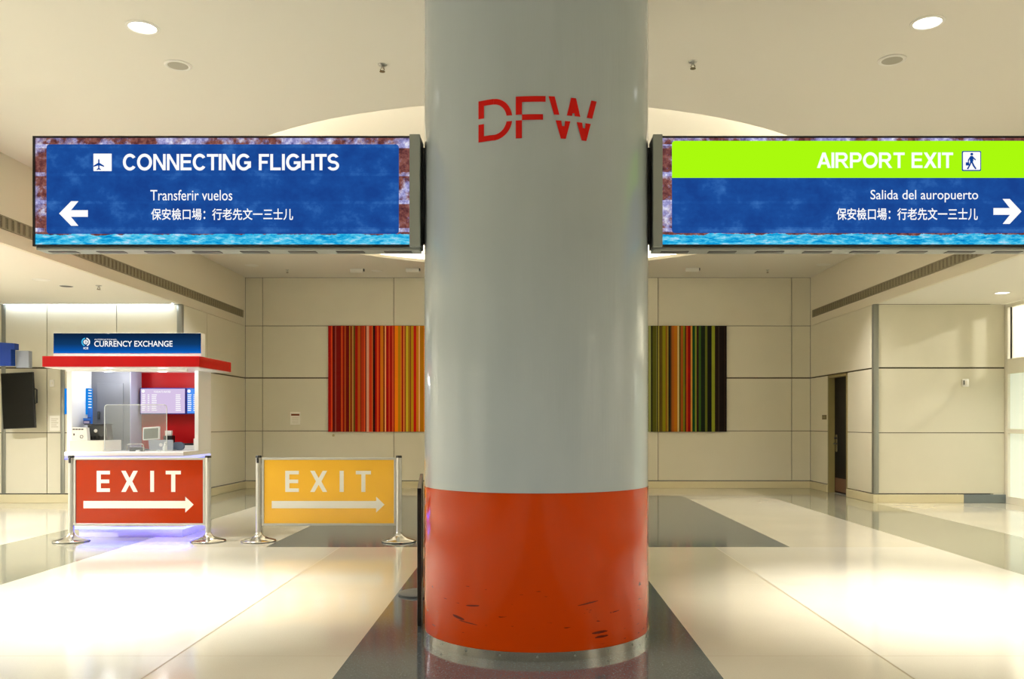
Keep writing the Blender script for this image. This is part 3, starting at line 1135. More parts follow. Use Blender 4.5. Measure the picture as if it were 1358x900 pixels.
def barrier(label, posts, frame, panel, pm, letters, arr, tape_px):
    X = lambda p: wx(p, BD)
    Z = lambda p: wz(p, BD)
    r = thing('exit_barrier', label, 'barrier', ((X(posts[0]) + X(posts[1])) / 2, BD, 0), 'EXIT barriers on steel posts')
    fx0, fx1, fz0, fz1 = X(frame[0]), X(frame[1]), Z(696.5), Z(606.5)
    t = 0.026
    f = MB()
    f.box(fx0, fx1, BD - 0.014, BD + 0.014, fz1 - t, fz1, 0, 0.003)
    f.box(fx0, fx1, BD - 0.014, BD + 0.014, fz0, fz0 + t, 0, 0.003)
    f.box(fx0, fx0 + t, BD - 0.014, BD + 0.014, fz0 + t, fz1 - t, 0, 0.003)
    f.box(fx1 - t, fx1, BD - 0.014, BD + 0.014, fz0 + t, fz1 - t, 0, 0.003)
    f.build('panel_frame', 'alu', r)
    pn = MB().box(fx0 + t - 0.004, fx1 - t + 0.004, BD - 0.004, BD + 0.004, fz0 + t - 0.004, fz1 - t + 0.004).build('sign_panel', pm, r)
    L = MB()
    stroke_letters(L, [(X(a), X(b)) for a, b in letters], Z(652), Z(624), BD - 0.0055, 0)
    L.build('lettering', 'ltr', pn)
    x0, x1 = X(arr[0]), X(arr[1])
    hx = x1 - 11 * BD / FOC
    zc = Z(668.8)
    A = MB()
    A.prism([(x0, zc - 0.043), (hx, zc - 0.043), (hx, zc - 0.093), (x1, zc), (hx, zc + 0.093), (hx, zc + 0.043), (x0, zc + 0.043)], BD - 0.0055, BD - 0.0045)
    A.build('arrow', 'ltr', pn)
    for i, p in enumerate(posts):
        px = X(p)
        po = MB().lathe(px, BD, [(0.0, 0.03), (0.033, 0.03), (0.033, 0.985), (0.0, 0.985)], 24).build('post', 'alu', r, smooth=True)
        MB().lathe(px, BD, [(0.0, 0.986), (0.036, 0.986), (0.036, 1.004), (0.03, 1.012), (0, 1.012)], 24).build('post_cap', 'black', po, smooth=True)
        MB().lathe(px, BD, [(0.0, 0.016), (0.20, 0.006), (0.20, 0.014), (0.195, 0.02), (0.12, 0.042), (0.06, 0.066), (0.042, 0.09), (0.034, 0.11), (0.0, 0.11)], 48).build('base_plate', 'steel2', po, smooth=True)
        MB().lathe(px, BD, [(0.0, 0.001), (0.202, 0.001), (0.202, 0.007), (0.0, 0.015)], 48).build('rubber_ring', 'rubber', po, smooth=True)
        if i == 0:
            MB().box(px - 0.012, px + 0.012, BD - 0.042, BD - 0.028, 0.925, 0.985, 0, 0.003).build('belt_slot', 'black', po)
        e = fx0 if i == 0 else fx1
        for zq in (fz0 + 0.10, fz1 - 0.10):
            a, b = (px, e) if i == 0 else (e, px)
            MB().box(a - 0.003, b + 0.003, BD - 0.016, BD + 0.016, zq - 0.022, zq + 0.022, 0, 0.003).build('hinge_clip', 'steel', r)
    return r


barrier('red-orange EXIT barrier panel in front of the currency kiosk', (94.5, 276), (98, 272.5), None, 'orange', ((128.5, 146), (161, 183), (199.5, 204.5), (220, 240)), (111, 257), 0)
barrier('yellow EXIT barrier panel between the kiosk and the column', (343, 529), (347.5, 525.5), None, 'yellow', ((378.5, 396.5), (411.5, 434), (450.5, 456), (472, 492)), (360.5, 510), 0)


# black stand beside the column, seen along its edge
def black_stand():
    a, b = Vector((-0.735, 5.87, 0)), Vector((-0.925, 7.55, 0))
    r = thing('sign_stand', 'slim black sign stand seen edge-on beside the column', 'sign stand', ((a.x + b.x) / 2, (a.y + b.y) / 2, 0))
    d = (b - a)
    L = d.length
    ang = math.atan2(d.y, d.x)
    R3 = Matrix.Rotation(ang, 3, 'Z')
    mid = (a + b) / 2
    f = MB()
    z0, z1 = 0.02, 0.955
    for o_, zc, l, h in ((0, z1 - 0.02, L, 0.04), (0, z0 + 0.02, L, 0.04)):
        f.obox((mid.x, mid.y, zc), (l, 0.028, h), R3, 0, 0.004)
    for s in (-1, 1):
        c = mid + d.normalized() * s * (L / 2 - 0.02)
        f.obox((c.x, c.y, (z0 + z1) / 2), (0.04, 0.028, z1 - z0), R3, 0, 0.004)
    f.build('board_frame', 'black', r)
    MB().obox((mid.x, mid.y, (z0 + z1) / 2), (L - 0.07, 0.012, z1 - z0 - 0.07), R3).build('board', 'blackg', r)
    c = a + d * 0.72
    n = Vector((-d.y, d.x, 0)).normalized() * 0.04
    MB().lathe(c.x, c.y, [(0, 0.001), (0.185, 0.001), (0.185, 0.012), (0.17, 0.02), (0.04, 0.028), (0, 0.028)], 40).build('base_plate', 'dark', r, smooth=True)


black_stand()

# ------------------------------------------------------------------ striped artwork
STR_L = [(110, (150, 10, 0)), (122, (205, 62, 20)), (130, (70, 10, 0)), (140, (95, 0, 0)), (150, (140, 62, 50)), (185, (112, 5, 0)), (198, (192, 66, 20)),
         (210, (120, 0, 0)), (222, (160, 70, 20)), (246, (100, 0, 0)), (254, (172, 122, 30)), (263, (110, 5, 0)), (268, (140, 70, 20)), (278, (165, 125, 60)),
         (290, (86, 66, 10)), (310, (150, 15, 0)), (330, (170, 80, 15)), (338, (110, 5, 0)), (346, (190, 60, 20)), (352, (110, 5, 0)), (366, (200, 70, 30)),
         (374, (80, 5, 0)), (393, (208, 154, 124)), (415, (190, 50, 15)), (422, (200, 100, 40)), (440, (42, 0, 0)), (452, (170, 10, 0)), (466, (206, 70, 20)),
         (478, (150, 5, 0)), (500, (196, 112, 15)), (510, (100, 0, 0)), (520, (232, 164, 96)), (540, (150, 0, 0)), (547, (210, 80, 40)), (566, (150, 15, 0)),
         (577, (202, 80, 40)), (584, (120, 5, 0)), (610, (228, 122, 0)), (628, (170, 120, 0)), (636, (212, 120, 30)), (648, (140, 10, 0)), (658, (212, 120, 50)),
         (668, (130, 60, 10)), (685, (192, 172, 40)), (700, (150, 100, 20)), (706, (120, 40, 10)), (725, (175, 135, 10)), (745, (180, 20, 0)), (763, (190, 120, 20)),
         (772, (226, 172, 112)), (800, (166, 106, 0)), (812, (214, 130, 40))]
STR_R = [(55, (60, 60, 10)), (72, (142, 146, 82)), (84, (20, 20, 5)), (112, (75, 75, 10)), (118, (110, 110, 60)), (126, (30, 26, 8)), (134, (166, 156, 60)),
         (140, (22, 18, 5)), (158, (80, 62, 12)), (182, (122, 117, 10)), (190, (120, 60, 10)), (202, (142, 116, 40)), (220, (20, 26, 10)), (230, (110, 60, 20)),
         (245, (152, 80, 20)), (270, (162, 96, 10)), (282, (184, 168, 104)), (294, (70, 62, 14)), (312, (142, 70, 15)), (325, (100, 110, 10)), (335, (70, 30, 8)),
         (347, (176, 60, 10)), (368, (122, 0, 0)), (380, (192, 132, 52)), (400, (0, 56, 15)), (412, (122, 127, 40)), (428, (34, 14, 8)), (444, (50, 82, 25)),
         (475, (14, 24, 12)), (492, (86, 92, 25)), (524, (12, 14, 8)), (548, (124, 130, 34)), (575, (26, 14, 8)), (580, (60, 50, 36)), (620, (16, 8, 8)), (624, (50, 30, 20)), (636, (16, 8, 8))]


def artwork():
    d = YB
    stripes = []
    for e, c in STR_L:
        stripes.append((wx(420 + e * 0.17773, d), c))
    x = stripes[-1][0]
    end = wx(850 + 42 * 0.17778, d)
    pal = [(200, 110, 10), (170, 30, 0), (150, 130, 20), (210, 140, 50), (90, 70, 10), (190, 90, 20), (120, 110, 20), (70, 60, 10), (222, 170, 60), (110, 120, 30)]
    while x < end - 0.09:
        x += random.uniform(0.02, 0.085)
        stripes.append((x, random.choice(pal)))
    stripes.append((end, (80, 70, 14)))
    for e, c in STR_R:
        stripes.append((wx(850 + e * 0.17778, d), c))
    x0 = wx(435.8, d)
    z0, z1 = wz(572.3, d), wz(432, d)
    r = thing('striped_artwork', 'wide wall artwork of vertical stripes running from red to black', 'artwork', ((x0 + stripes[-1][0]) / 2, YB - 0.03, z0))
    MB().box(x0, stripes[-1][0], YB - 0.045, YB - 0.001, z0, z1).build('backing_board', 'doorleaf', r)
    mb = MB()
    mats, idx = [], {}
    p = x0
    for e, c in stripes:
        if c not in idx:
            idx[c] = len(mats)
            mats.append(mat('stripe_paint', c, rough=0.6, spec=0.1))
        mb.quad([(p, YB - 0.047, z0), (e, YB - 0.047, z0), (e, YB - 0.047, z1), (p, YB - 0.047, z1)], idx[c])
        p = e
    mb.build('striped_face', mats, r)


artwork()


# ------------------------------------------------------------------ currency exchange kiosk
KD = 10.45


def kiosk():
    k = thing('currency_kiosk', 'white currency exchange kiosk with a red canopy and blue glowing edges', 'kiosk', (-4.87, 10.9, 0))
    xl, xr, yf, yb = -5.59, -4.15, KD, 11.36
    B = lambda name, m, *a, **kw: MB().box(*a, **kw).build(name, m, k)
    # body under the counter
    B('base_cabinet', 'white', xl + 0.06, xr - 0.03, yf + 0.10, yb, 0.13, 0.965, 0, 0.004)
    B('plinth', 'white', xl + 0.10, xr - 0.08, yf + 0.16, yb, 0.0, 0.13)
    s = MB()
    s.box(xl + 0.06, xr - 0.03, yf + 0.125, yf + 0.14, 0.10, 0.128)
    s.box(xr - 0.06, xr - 0.045, yf + 0.125, yb, 0.10, 0.128)
    s.build('floor_light_strip', 'ledf', k)
    ct = B('counter_top', 'white', xl, xr, yf, yb, 0.996, 1.046, 0, 0.006)
    s = MB()
    s.box(xl + 0.004, xr - 0.004, yf + 0.004, yf + 0.03, 0.961, 0.992)
    s.box(xr - 0.03, xr - 0.004, yf + 0.03, yb, 0.961, 0.992)
    s.box(xl + 0.004, xl + 0.03, yf + 0.03, yb, 0.961, 0.992)
    s.build('edge_light_strip', 'ledw', ct)
    s = MB()
    s.box(xl + 0.002, xr - 0.002, yf + 0.002, yf + 0.034, 0.952, 0.960)
    s.box(xr - 0.034, xr - 0.002, yf + 0.034, yb, 0.952, 0.960)
    s.build('blue_light_strip', 'led', ct)
    # walls
    B('side_wall', 'white', xl - 0.03, xl + 0.03, yf + 0.12, yb, 1.046, 2.054, 0, 0.003)
    B('back_wall', 'redwall', -5.07, -4.20, yb + 0.01, yb + 0.05, 1.0, 2.054)
    gb = MB()
    gb.box(xl + 0.03, -5.07, 11.05, yb + 0.05, 1.046, 2.054)
    cl = gb.build('closet_wall', ['gray'], k)
    dl = MB()
    dl.box(-5.49, -5.15, 11.040, 11.0495, 1.06, 1.90, 0, 0.003)
    dl.build('closet_door', 'gray', cl)
    MB().box(-5.069, -5.0605, 11.05, yb, 1.046, 2.054).build('closet_side', 'lav', cl)  # side of the grey closet, light from the screens painted in as a paler tint
    MB().box(-5.47, -5.445, 11.015, 11.04, 1.44, 1.54, 0, 0.004).build('door_handle', 'dark', cl)
    B('corner_post', 'white', -4.20, -4.15, 10.93, yb, 1.046, 2.054, 0, 0.003)
    # canopy
    cx0, cx1, cy0, cy1 = -5.77, -3.90, 10.30, 11.40
    B('canopy', 'red', cx0, cx1, cy0, cy1, 2.062, 2.188, 0, 0.004)
    B('canopy_soffit', 'white', cx0 + 0.02, cx1 - 0.02, cy0 + 0.02, cy1 - 0.02, 2.052, 2.062)
    B('header_rail', 'white', xl - 0.03, -4.15, 10.55, 10.61, 2.02, 2.052)
    c = MB()
    for (x, y) in ((-5.2, 10.75), (-4.6, 10.75)):
        c.lathe(x, y, [(0, 2.050), (0.06, 2.050), (0.06, 2.046), (0, 2.046)], 20)
    c.build('canopy_light', emission('canopy_lamp', (255, 255, 255), 2.0), k)
    for (x, y) in ((-5.2, 10.75), (-4.55, 10.80)):
        l = bpy.data.lights.new('canopy_glow', 'POINT')
        l.energy = 5
        l.color = (0.93, 0.95, 1.0)
        l.shadow_soft_size = 0.05
        lo = bpy.data.objects.new('canopy_glow', l)
        lo.location = (x, y, 1.99)
        COL.objects.link(lo)
        hang(lo, k)
    # header sign
    hx0, hx1, hy = -5.67, -3.90, 10.36
    hd = B('header_sign', 'white', hx0, hx1, hy, hy + 0.12, 2.19, 2.468, 0, 0.003)
    MB().quad([(hx0 + 0.004, hy - 0.002, 2.226), (hx1 - 0.004, hy - 0.002, 2.226), (hx1 - 0.004, hy - 0.002, 2.466), (hx0 + 0.004, hy - 0.002, 2.466)]).build('sign_face', 'head', hd)
    X = lambda p: wx(p, hy)
    Z = lambda p: wz(p, hy)
    t = MB()
    text(t, 'CURRENCY EXCHANGE', (X(125.3), X(229), Z(459.6), Z(451.8)), hy - 0.005, 0.012)
    text(t, 'INTERNATIONAL', (X(125.8), X(155.5), Z(451.0), Z(449.2)), hy - 0.0045, 0.0)
    text(t, 'ICE', (X(111), X(117.4), Z(463), Z(460.2)), hy - 0.005, 0.03)
    t.build('lettering', 'emw', hd)
    cx, cz, R = X(114), Z(453.4), 5.7 * hy / FOC

    def arc(mb, r0, r1, a0, a1, n=14, ox=0.0, oz=0.0):
        pts = [(cx + ox + r1 * math.cos(math.radians(a0 + (a1 - a0) * i / n)), cz + oz + r1 * math.sin(math.radians(a0 + (a1 - a0) * i / n))) for i in range(n + 1)]
        pts += [(cx + ox + r0 * math.cos(math.radians(a1 + (a0 - a1) * i / n)), cz + oz + r0 * math.sin(math.radians(a1 + (a0 - a1) * i / n))) for i in range(n + 1)]
        mb.prism(pts, hy - 0.006, hy - 0.005)
    e = MB()
    arc(e, R * 0.74, R, 100, 250)
    e.build('emblem', 'emcyan', hd)
    e = MB()
    arc(e, R * 0.74, R, -70, 80)
    arc(e, R * 0.30, R * 0.52, 20, 180)
    arc(e, R * 0.30, R * 0.52, 185, 330)
    e.prism([(cx - R * 0.45, cz - R * 0.09), (cx + R * 0.62, cz - R * 0.09), (cx + R * 0.62, cz + R * 0.12), (cx - R * 0.45, cz + R * 0.12)], hy - 0.006, hy - 0.005)
    e.build('emblem', 'emw', hd)


kiosk()


def rate_screens():
    # wide lilac board and a blue one beside it, tipped forward a little on the red wall
    for (p0, p1, face, label, full) in ((185.5, 246.5, 'emrate', 'lilac exchange-rate screen on the red kiosk wall', True), (247.2, 276, 'emrate2', 'blue exchange-rate screen behind the white corner post', False)):
        d = 11.24
        x0, x1 = wx(p0, d), min(wx(p1, d), -4.205)
        z0, z1 = wz(549, d), wz(514, d)
        r = thing('rate_screen', label, 'screen', ((x0 + x1) / 2, d, z0), 'exchange-rate screens in the kiosk')
        MB().box(x0, x1, d, d + 0.03, z0, z1, 0, 0.004).build('screen_case', mat('deep_blue_case', (24, 30, 120), rough=0.3), r)
        MB().box((x0 + x1) / 2 - 0.06, (x0 + x1) / 2 + 0.06, d + 0.031, 11.365, (z0 + z1) / 2 - 0.05, (z0 + z1) / 2 + 0.05).build('wall_bracket', 'black', r)
        f = 0.012
        s = MB().quad([(x0 + f, d - 0.001, z0 + f), (x1 - f, d - 0.001, z0 + f), (x1 - f, d - 0.001, z1 - f), (x0 + f, d - 0.001, z1 - f)]).build('display', face, r)
        t = MB()
        y = d - 0.003
        W, H = x1 - x0, z1 - z0
        if full:
            text(t, "TODAY'S RATES", (x0 + 0.30 * W, x0 + 0.67 * W, z1 - 0.19 * H, z1 - 0.11 * H), y, 0.02)
        n = 12
        t.prism([(x0 + (0.075 if full else 0.16) * W + 0.022 * math.cos(q * PI / n * 2), z1 - 0.13 * H + 0.022 * math.sin(q * PI / n * 2)) for q in range(n)], y - 0.0005, y)
        cols = ((0.05, 0.13), (0.17, 0.21), (0.26, 0.38), (0.78, 0.90)) if full else ((0.08, 0.34), (0.42, 0.60), (0.68, 0.92))
        for i in range(9):
            zz = z1 - (0.27 + 0.073 * i) * H
            for c0, c1 in cols:
                e = c1 - (random.uniform(0, 0.25) * (c1 - c0) if c1 - c0 > 0.05 else 0)
                t.prism([(x0 + c0 * W, zz - 0.017 * H), (x0 + e * W, zz - 0.017 * H), (x0 + e * W, zz + 0.017 * H), (x0 + c0 * W, zz + 0.017 * H)], y - 0.0005, y)
        t.build('rate_list', 'emw', s)


rate_screens()


def counter_items():
    CT = 1.046
    d = 10.5
    # low white riser
    x0, x1 = wx(91.5, d), wx(137.5, d)
    riser = MB().box(x0 + 0.005, x1, d, d + 0.46, CT + 0.001, CT + 0.135, 0, 0.004).build('riser_box', 'offwhite')
    tag(riser, 'low white box on the counter end, with a till on it', 'box')
    top = CT + 0.136
    # small white printer with dark print
    a, b = wx(98, 10.6), wx(117.5, 10.6)
    r = thing('ticket_printer', 'small white machine with dark print on the low white box', 'printer', ((a + b) / 2, 10.62, top))
    MB().prism([(a, top), (b + 0.012, top), (b - 0.002, top + 0.155), (a + 0.004, top + 0.16)], 10.55, 10.62).build('case', 'whitepl', r)
    q = MB()
    for i in range(4):
        q.box(a + 0.012 + i * 0.034, a + 0.04 + i * 0.034, 10.5485, 10.5495, top + 0.128, top + 0.142)
    q.box(a + 0.02, a + 0.036, 10.5485, 10.5495, top + 0.06, top + 0.085)
    q.tube([(a + 0.12 + 0.018 * math.cos(j * PI / 6), 10.548, top + 0.045 + 0.018 * math.sin(j * PI / 6)) for j in range(13)], 0.003, 6)
    q.build('printed_marks', 'ink', r)
    # dark till with sloping front, flat lid on top
    a, b = wx(119.5, 10.72), wx(143, 10.72)
    r = thing('cash_till', 'dark grey till with a flat black lid on the white box', 'till', ((a + b) / 2, 10.8, top))
    MB().prism([(a + 0.008, top), (b + 0.02, top), (b, top + 0.185), (a - 0.012, top + 0.185)], 10.68, 10.82).build('case', 'dark', r)
    MB().box(a - 0.045, b + 0.005, 10.66, 10.84, top + 0.186, top + 0.20, 0, 0.003).build('lid', 'black', r)
    MB().tube([((a + b) / 2 - 0.02, 10.680, top + 0.115), ((a + b) / 2 - 0.02, 10.676, top + 0.115)], 0.022, 16).build('badge', 'whitepl', r)
    q = MB()
    for i in range(5):
        q.box(a + 0.02 + i * 0.042, a + 0.052 + i * 0.042, 10.672, 10.68, top + 0.015, top + 0.05, 0, 0.003)
    q.build('keys', 'black', r)
    # leaflet holders in two steps
    zt = top + 0.201
    a, b = wx(112.5, 10.78), wx(122.2, 10.78)
    r = thing('leaflet_holder', 'short blue and purple leaflet holder on the till lid', 'leaflets', ((a + b) / 2, 10.76, zt))
    MB().box(a, b, 10.74, 10.77, zt, zt + 0.07).build('leaflet', 'bluecard', r)
    MB().box(a + 0.004, b - 0.004, 10.733, 10.7395, zt, zt + 0.042).build('holder', 'navycard', r)
    MB().box(a + 0.012, b - 0.012, 10.731, 10.7328, zt + 0.008, zt + 0.032).build('printed_marks', 'pinkcard', r)
    a, b = wx(117.8, 10.82), wx(122.6, 10.82)
    r = thing('leaflet_holder', 'tall blue leaflet holder behind the short one on the till', 'leaflets', ((a + b) / 2, 10.81, zt))
    MB().box(a, b, 10.79, 10.825, zt, zt + 0.19).build('leaflet', 'bluecard', r)
    MB().box(a + 0.003, b - 0.003, 10.782, 10.7895, zt, zt + 0.08).build('holder', 'navycard', r)
    # rate board fixed on the inside of the side wall
    bx = -5.558
    r = thing('rate_board', 'tall blue rate board on the inner side wall of the kiosk', 'board', (bx, 10.9, 1.55))
    MB().box(bx, bx + 0.022, 10.90, 11.03, 1.50, 1.83).build('board_face', 'emblue', r)
    q = MB()
    for i in range(8):
        q.box(bx + 0.0225, bx + 0.0235, 10.92, 11.0, 1.80 - i * 0.036, 1.812 - i * 0.036)
    q.build('rate_list', 'emw', r)
    # clear screen standing on the counter
    d2 = 10.468
    a, b, z1 = wx(138.5, d2), wx(221, d2), wz(536.5, d2)
    r = thing('sneeze_guard', 'clear acrylic guard with rounded corners standing on the counter', 'guard', ((a + b) / 2, d2, CT))
    outl = [(a, CT + 0.012), (b, CT + 0.012)] + [p for p in rrect(a, b, CT + 0.012, z1, 0.035)[:12]]
    MB().prism(outl, d2, d2 + 0.006).build('clear_sheet', 'clear', r)
    e = MB()
    pth = [(p[0], d2 + 0.003, p[1]) for p in [(b, CT + 0.012)] + rrect(a, b, CT + 0.012, z1, 0.035)[:12] + [(a, CT + 0.012)]]
    e.tube(pth, 0.0045, 6)
    e.build('sheet_edge', 'clearedge', r)
    for q in (a + 0.40, b - 0.10):
        MB().box(q - 0.02, q + 0.02, d2 - 0.012, d2 + 0.026, CT + 0.001, CT + 0.02, 0, 0.003).build('sheet_foot', 'clearedge', r)
    # small wire tray in front
    d3 = 10.62
    a, b = wx(168.5, d3), wx(190.5, d3)
    z1 = wz(588.5, d3)
    r = thing('paper_tray', 'small silver-framed tray on the counter before the guard', 'tray', ((a + b) / 2, d3, CT))
    MB().tube([(p[0], d3, p[1]) for p in [(a, CT + 0.006)] + rrect(a, b, CT, z1, 0.03)[:12][::-1] + [(b, CT + 0.006)]], 0.006, 8).build('wire_frame', 'steel2', r, smooth=True)
    MB().box(a + 0.02, b - 0.01, d3 + 0.015, d3 + 0.06, CT + 0.001, CT + 0.05, 0, 0.004).build('tray_body', 'dark', r)
    MB().box(a + 0.03, b - 0.02, d3 + 0.012, d3 + 0.05, CT + 0.051, CT + 0.056).build('paper_stack', 'lav', r)
    # open monitor back (white rim) behind the guard
    d4 = 11.0
    a, b = wx(190, d4), wx(212, d4)
    z0, z1 = wz(583, d4), wz(566, d4)
    r = thing('till_monitor', 'tilted monitor with a pale rim in front of the red wall', 'monitor', ((a + b) / 2, d4, CT))
    rot = Matrix.Rotation(math.radians(-12), 3, 'X') @ Matrix.Rotation(math.radians(-4), 3, 'Y')
    cc = ((a + b) / 2, d4, (z0 + z1) / 2)
    MB().obox(cc, (b - a, 0.03, z1 - z0), rot, 0, 0.004).build('monitor_case', 'whitepl', r)
    MB().obox((cc[0], cc[1] - 0.0165, cc[2]), (b - a - 0.03, 0.003, z1 - z0 - 0.03), rot).build('monitor_screen', mat('olive_dark_screen', (86, 90, 78), rough=0.2), r)
    MB().box(cc[0] - 0.03, cc[0] + 0.03, d4 + 0.02, d4 + 0.06, CT + 0.02, cc[2]).build('monitor_stand', 'dark', r)
    MB().box(cc[0] - 0.10, cc[0] + 0.10, d4 - 0.02, d4 + 0.10, CT + 0.001, CT + 0.02, 0, 0.004).build('monitor_base', 'dark', r)
    # laptop with its silver lid towards us
    d5 = 10.84
    a, b = wx(197, d5), wx(229.5, d5)
    z1 = wz(583, d5)
    r = thing('laptop', 'silver laptop with a round emblem on its lid', 'laptop', ((a + b) / 2, d5, CT))
    MB().prism([(a + 0.01, CT + 0.012), (b - 0.004, CT + 0.012), (b, z1), (a - 0.004, z1)], d5, d5 + 0.012).build('lid', mat('silver_lid', (165, 172, 184), rough=0.35, metal=0.4), r)
    MB().box(a + 0.01, b - 0.004, d5, d5 + 0.13, CT + 0.001, CT + 0.012, 0, 0.003).build('keyboard_half', 'alu', r)
    MB().tube([((a + b) / 2, d5, CT + 0.075), ((a + b) / 2, d5 - 0.003, CT + 0.075)], 0.022, 16).build('emblem', 'white', r)
    # dark printer and pale box behind
    a, b = wx(222.5, 11.2), wx(231, 11.2)
    o = thing('receipt_printer', 'black receipt printer behind the silver laptop', 'printer', ((a + b) / 2, 11.2, CT))
    MB().box(a - 0.03, b, 11.13, 11.23, CT + 0.001, CT + 0.185, 0, 0.006).build('case', 'black', o)
    MB().tube([(b - 0.035, 11.13, CT + 0.12), (b - 0.035, 11.127, CT + 0.12)], 0.012, 12).build('button', 'whitepl', o)
    MB().box(a - 0.015, b - 0.02, 11.15, 11.2, CT + 0.186, CT + 0.25).build('paper_roll', 'paper', o)
    # soap bottle
    xb = wx(218.5, 10.66)
    r = thing('pump_bottle', 'small clear pump bottle on the counter before the laptop', 'bottle', (xb, 10.66, CT))
    MB().lathe(xb, 10.66, [(0, CT + 0.001), (0.024, CT + 0.001), (0.026, CT + 0.05), (0.012, CT + 0.075), (0, CT + 0.075)], 20).build('bottle_body', 'clearedge', r, smooth=True)
    q = MB().lathe(xb, 10.66, [(0, CT + 0.0755), (0.012, CT + 0.0755), (0.012, CT + 0.09), (0.005, CT + 0.092), (0.005, CT + 0.11), (0, CT + 0.11)], 14)
    q.tube([(xb, 10.66, CT + 0.113), (xb + 0.03, 10.66, CT + 0.110)], 0.005, 8)
    q.build('pump', 'white', r, smooth=True)
    # swivel chair back behind the counter
    xc = wx(236.5, 11.02)
    r = thing('office_chair', 'rounded blue-grey chair back just above the counter', 'chair', (xc, 11.06, CT))
    MB().prism(rrect(xc - 0.075, xc + 0.075, CT + 0.001, CT + 0.105, 0.05), 11.0, 11.04).build('backrest', 'chair', r, smooth=True)
    # pale ledge and upstand at the right
    r = thing('document_tray', 'pale document tray beside the white corner post', 'tray', (-4.32, 11.1, CT))
    MB().box(-4.52, -4.205, 11.18, 11.34, CT + 0.001, CT + 0.06, 0, 0.004).build('tray_body', 'whitepl', r)
    MB().box(-4.26, -4.205, 11.05, 11.175, CT + 0.001, CT + 0.15, 0, 0.004).build('side_upstand', 'whitepl', r)
    MB().box(-4.50, -4.28, 11.2, 11.3, CT + 0.0605, CT + 0.085, 0, 0.004).build('black_holder', 'black', r)


counter_items()


# ------------------------------------------------------------------ things on and near the left wall
def left_wall_items():
    # dark screen turned upright on an arm
    d = 14.82
    x0, x1, z0, z1 = wx(3.5, d), wx(46, d), wz(568, d), wz(494, d)
    r = thing('wall_screen', 'black upright television turned on its side on the left wall', 'television', ((x0 + x1) / 2, 15.0, z0))
    R3 = Matrix.Rotation(math.radians(-3.0), 3, 'Y') .inverted()
    R3 = Matrix.Rotation(math.radians(2.8), 3, 'Y').inverted()
    c = ((x0 + x1) / 2, d, (z0 + z1) / 2)
    MB().obox(c, (x1 - x0, 0.05, z1 - z0), R3, 0, 0.006).build('case', 'black', r)
    MB().obox((c[0], d - 0.026, c[2]), (x1 - x0 - 0.025, 0.004, z1 - z0 - 0.025), R3).build('screen', 'blackg', r)
    MB().box(c[0] - 0.12, c[0] + 0.12, d + 0.025, 15.099, c[2] - 0.15, c[2] + 0.15, 0, 0.005).build('wall_arm', 'dark', r)
    h = MB()
    hx = x1 + 0.03
    h.tube([(x1, d + 0.01, c[2] + 0.20), (hx, d + 0.01, c[2] + 0.19), (hx, d + 0.01, c[2] - 0.04), (x1, d + 0.01, c[2] - 0.05)], 0.014, 8)
    h.build('side_handle', 'black', r, smooth=True)
    # switch and notice
    x, z = wx(69, YF), wz(508, YF)
    r = thing('wall_switch', 'small white switch plate on the left wall above the notice', 'switch', (x, YF, z))
    MB().box(x - 0.04, x + 0.04, YF - 0.012, YF + 0.0, z - 0.06, z + 0.06, 0, 0.004).build('plate', 'whitepl', r)
    MB().box(x - 0.012, x + 0.012, YF - 0.02, YF - 0.0125, z - 0.02, z + 0.02, 0, 0.002).build('rocker', 'offwhite', r)
    x0, x1, z0, z1 = wx(66, YF), wx(80, YF), wz(571, YF), wz(551, YF)
    r = thing('notice_sign', 'pale paper notice on the left wall beside the kiosk', 'notice', ((x0 + x1) / 2, YF, z0))
    MB().box(x0, x1, YF - 0.008, YF, z0, z1, 0, 0.002).build('sheet', 'paper', r)
    q = MB()
    for i in range(5):
        q.box(x0 + 0.03, x1 - 0.03 - 0.03 * (i % 2), YF - 0.0095, YF - 0.0085, z1 - 0.06 - i * 0.035, z1 - 0.05 - i * 0.035)
    q.build('printed_lines', mat('faint_ink', (190, 182, 160), rough=0.8), r)
    # blue hanging sign with grey end box
    d = 13.6
    x0, x1 = -9.3, wx(22, d)
    zt, zb = wz(453.5, d), wz(485, d)
    r = thing('overhead_sign', 'blue hanging sign with a pale grey end box above the black television', 'sign', ((x0 + x1) / 2, d, zb))
    MB().prism([(x0, zb), (wx(17.5, d), zb), (wx(17.5, d), wz(463.5, d)), (x1, wz(464, d)), (x1, wz(455.5, d)), (x0, zt + 0.05)], d - 0.06, d + 0.06).build('sign_body', 'bluebox', r)
    MB().box(wx(18, d), wx(35, d), d + 0.0601, d + 0.16, wz(487, d), wz(464.5, d), 0, 0.004).build('end_box', mat('pale_grey_box', (132, 138, 152), rough=0.4), r)
    MB().tube([(-9.0, d, zt + 0.02), (-9.0, d, ZA)], 0.012, 8).build('hanging_rod', 'steel', r)
    # blue poster at the far wall, seen in the gap left of the kiosk
    x0, x1 = wx(86.5, YF), wx(92, YF) + 0.12
    o = MB().box(x0, x1, YF - 0.02, YF - 0.001, wz(549, YF), wz(515, YF)).build('wall_poster', 'emblue')
    tag(o, 'narrow bright blue lit poster on the wall left of the kiosk', 'poster')


left_wall_items()


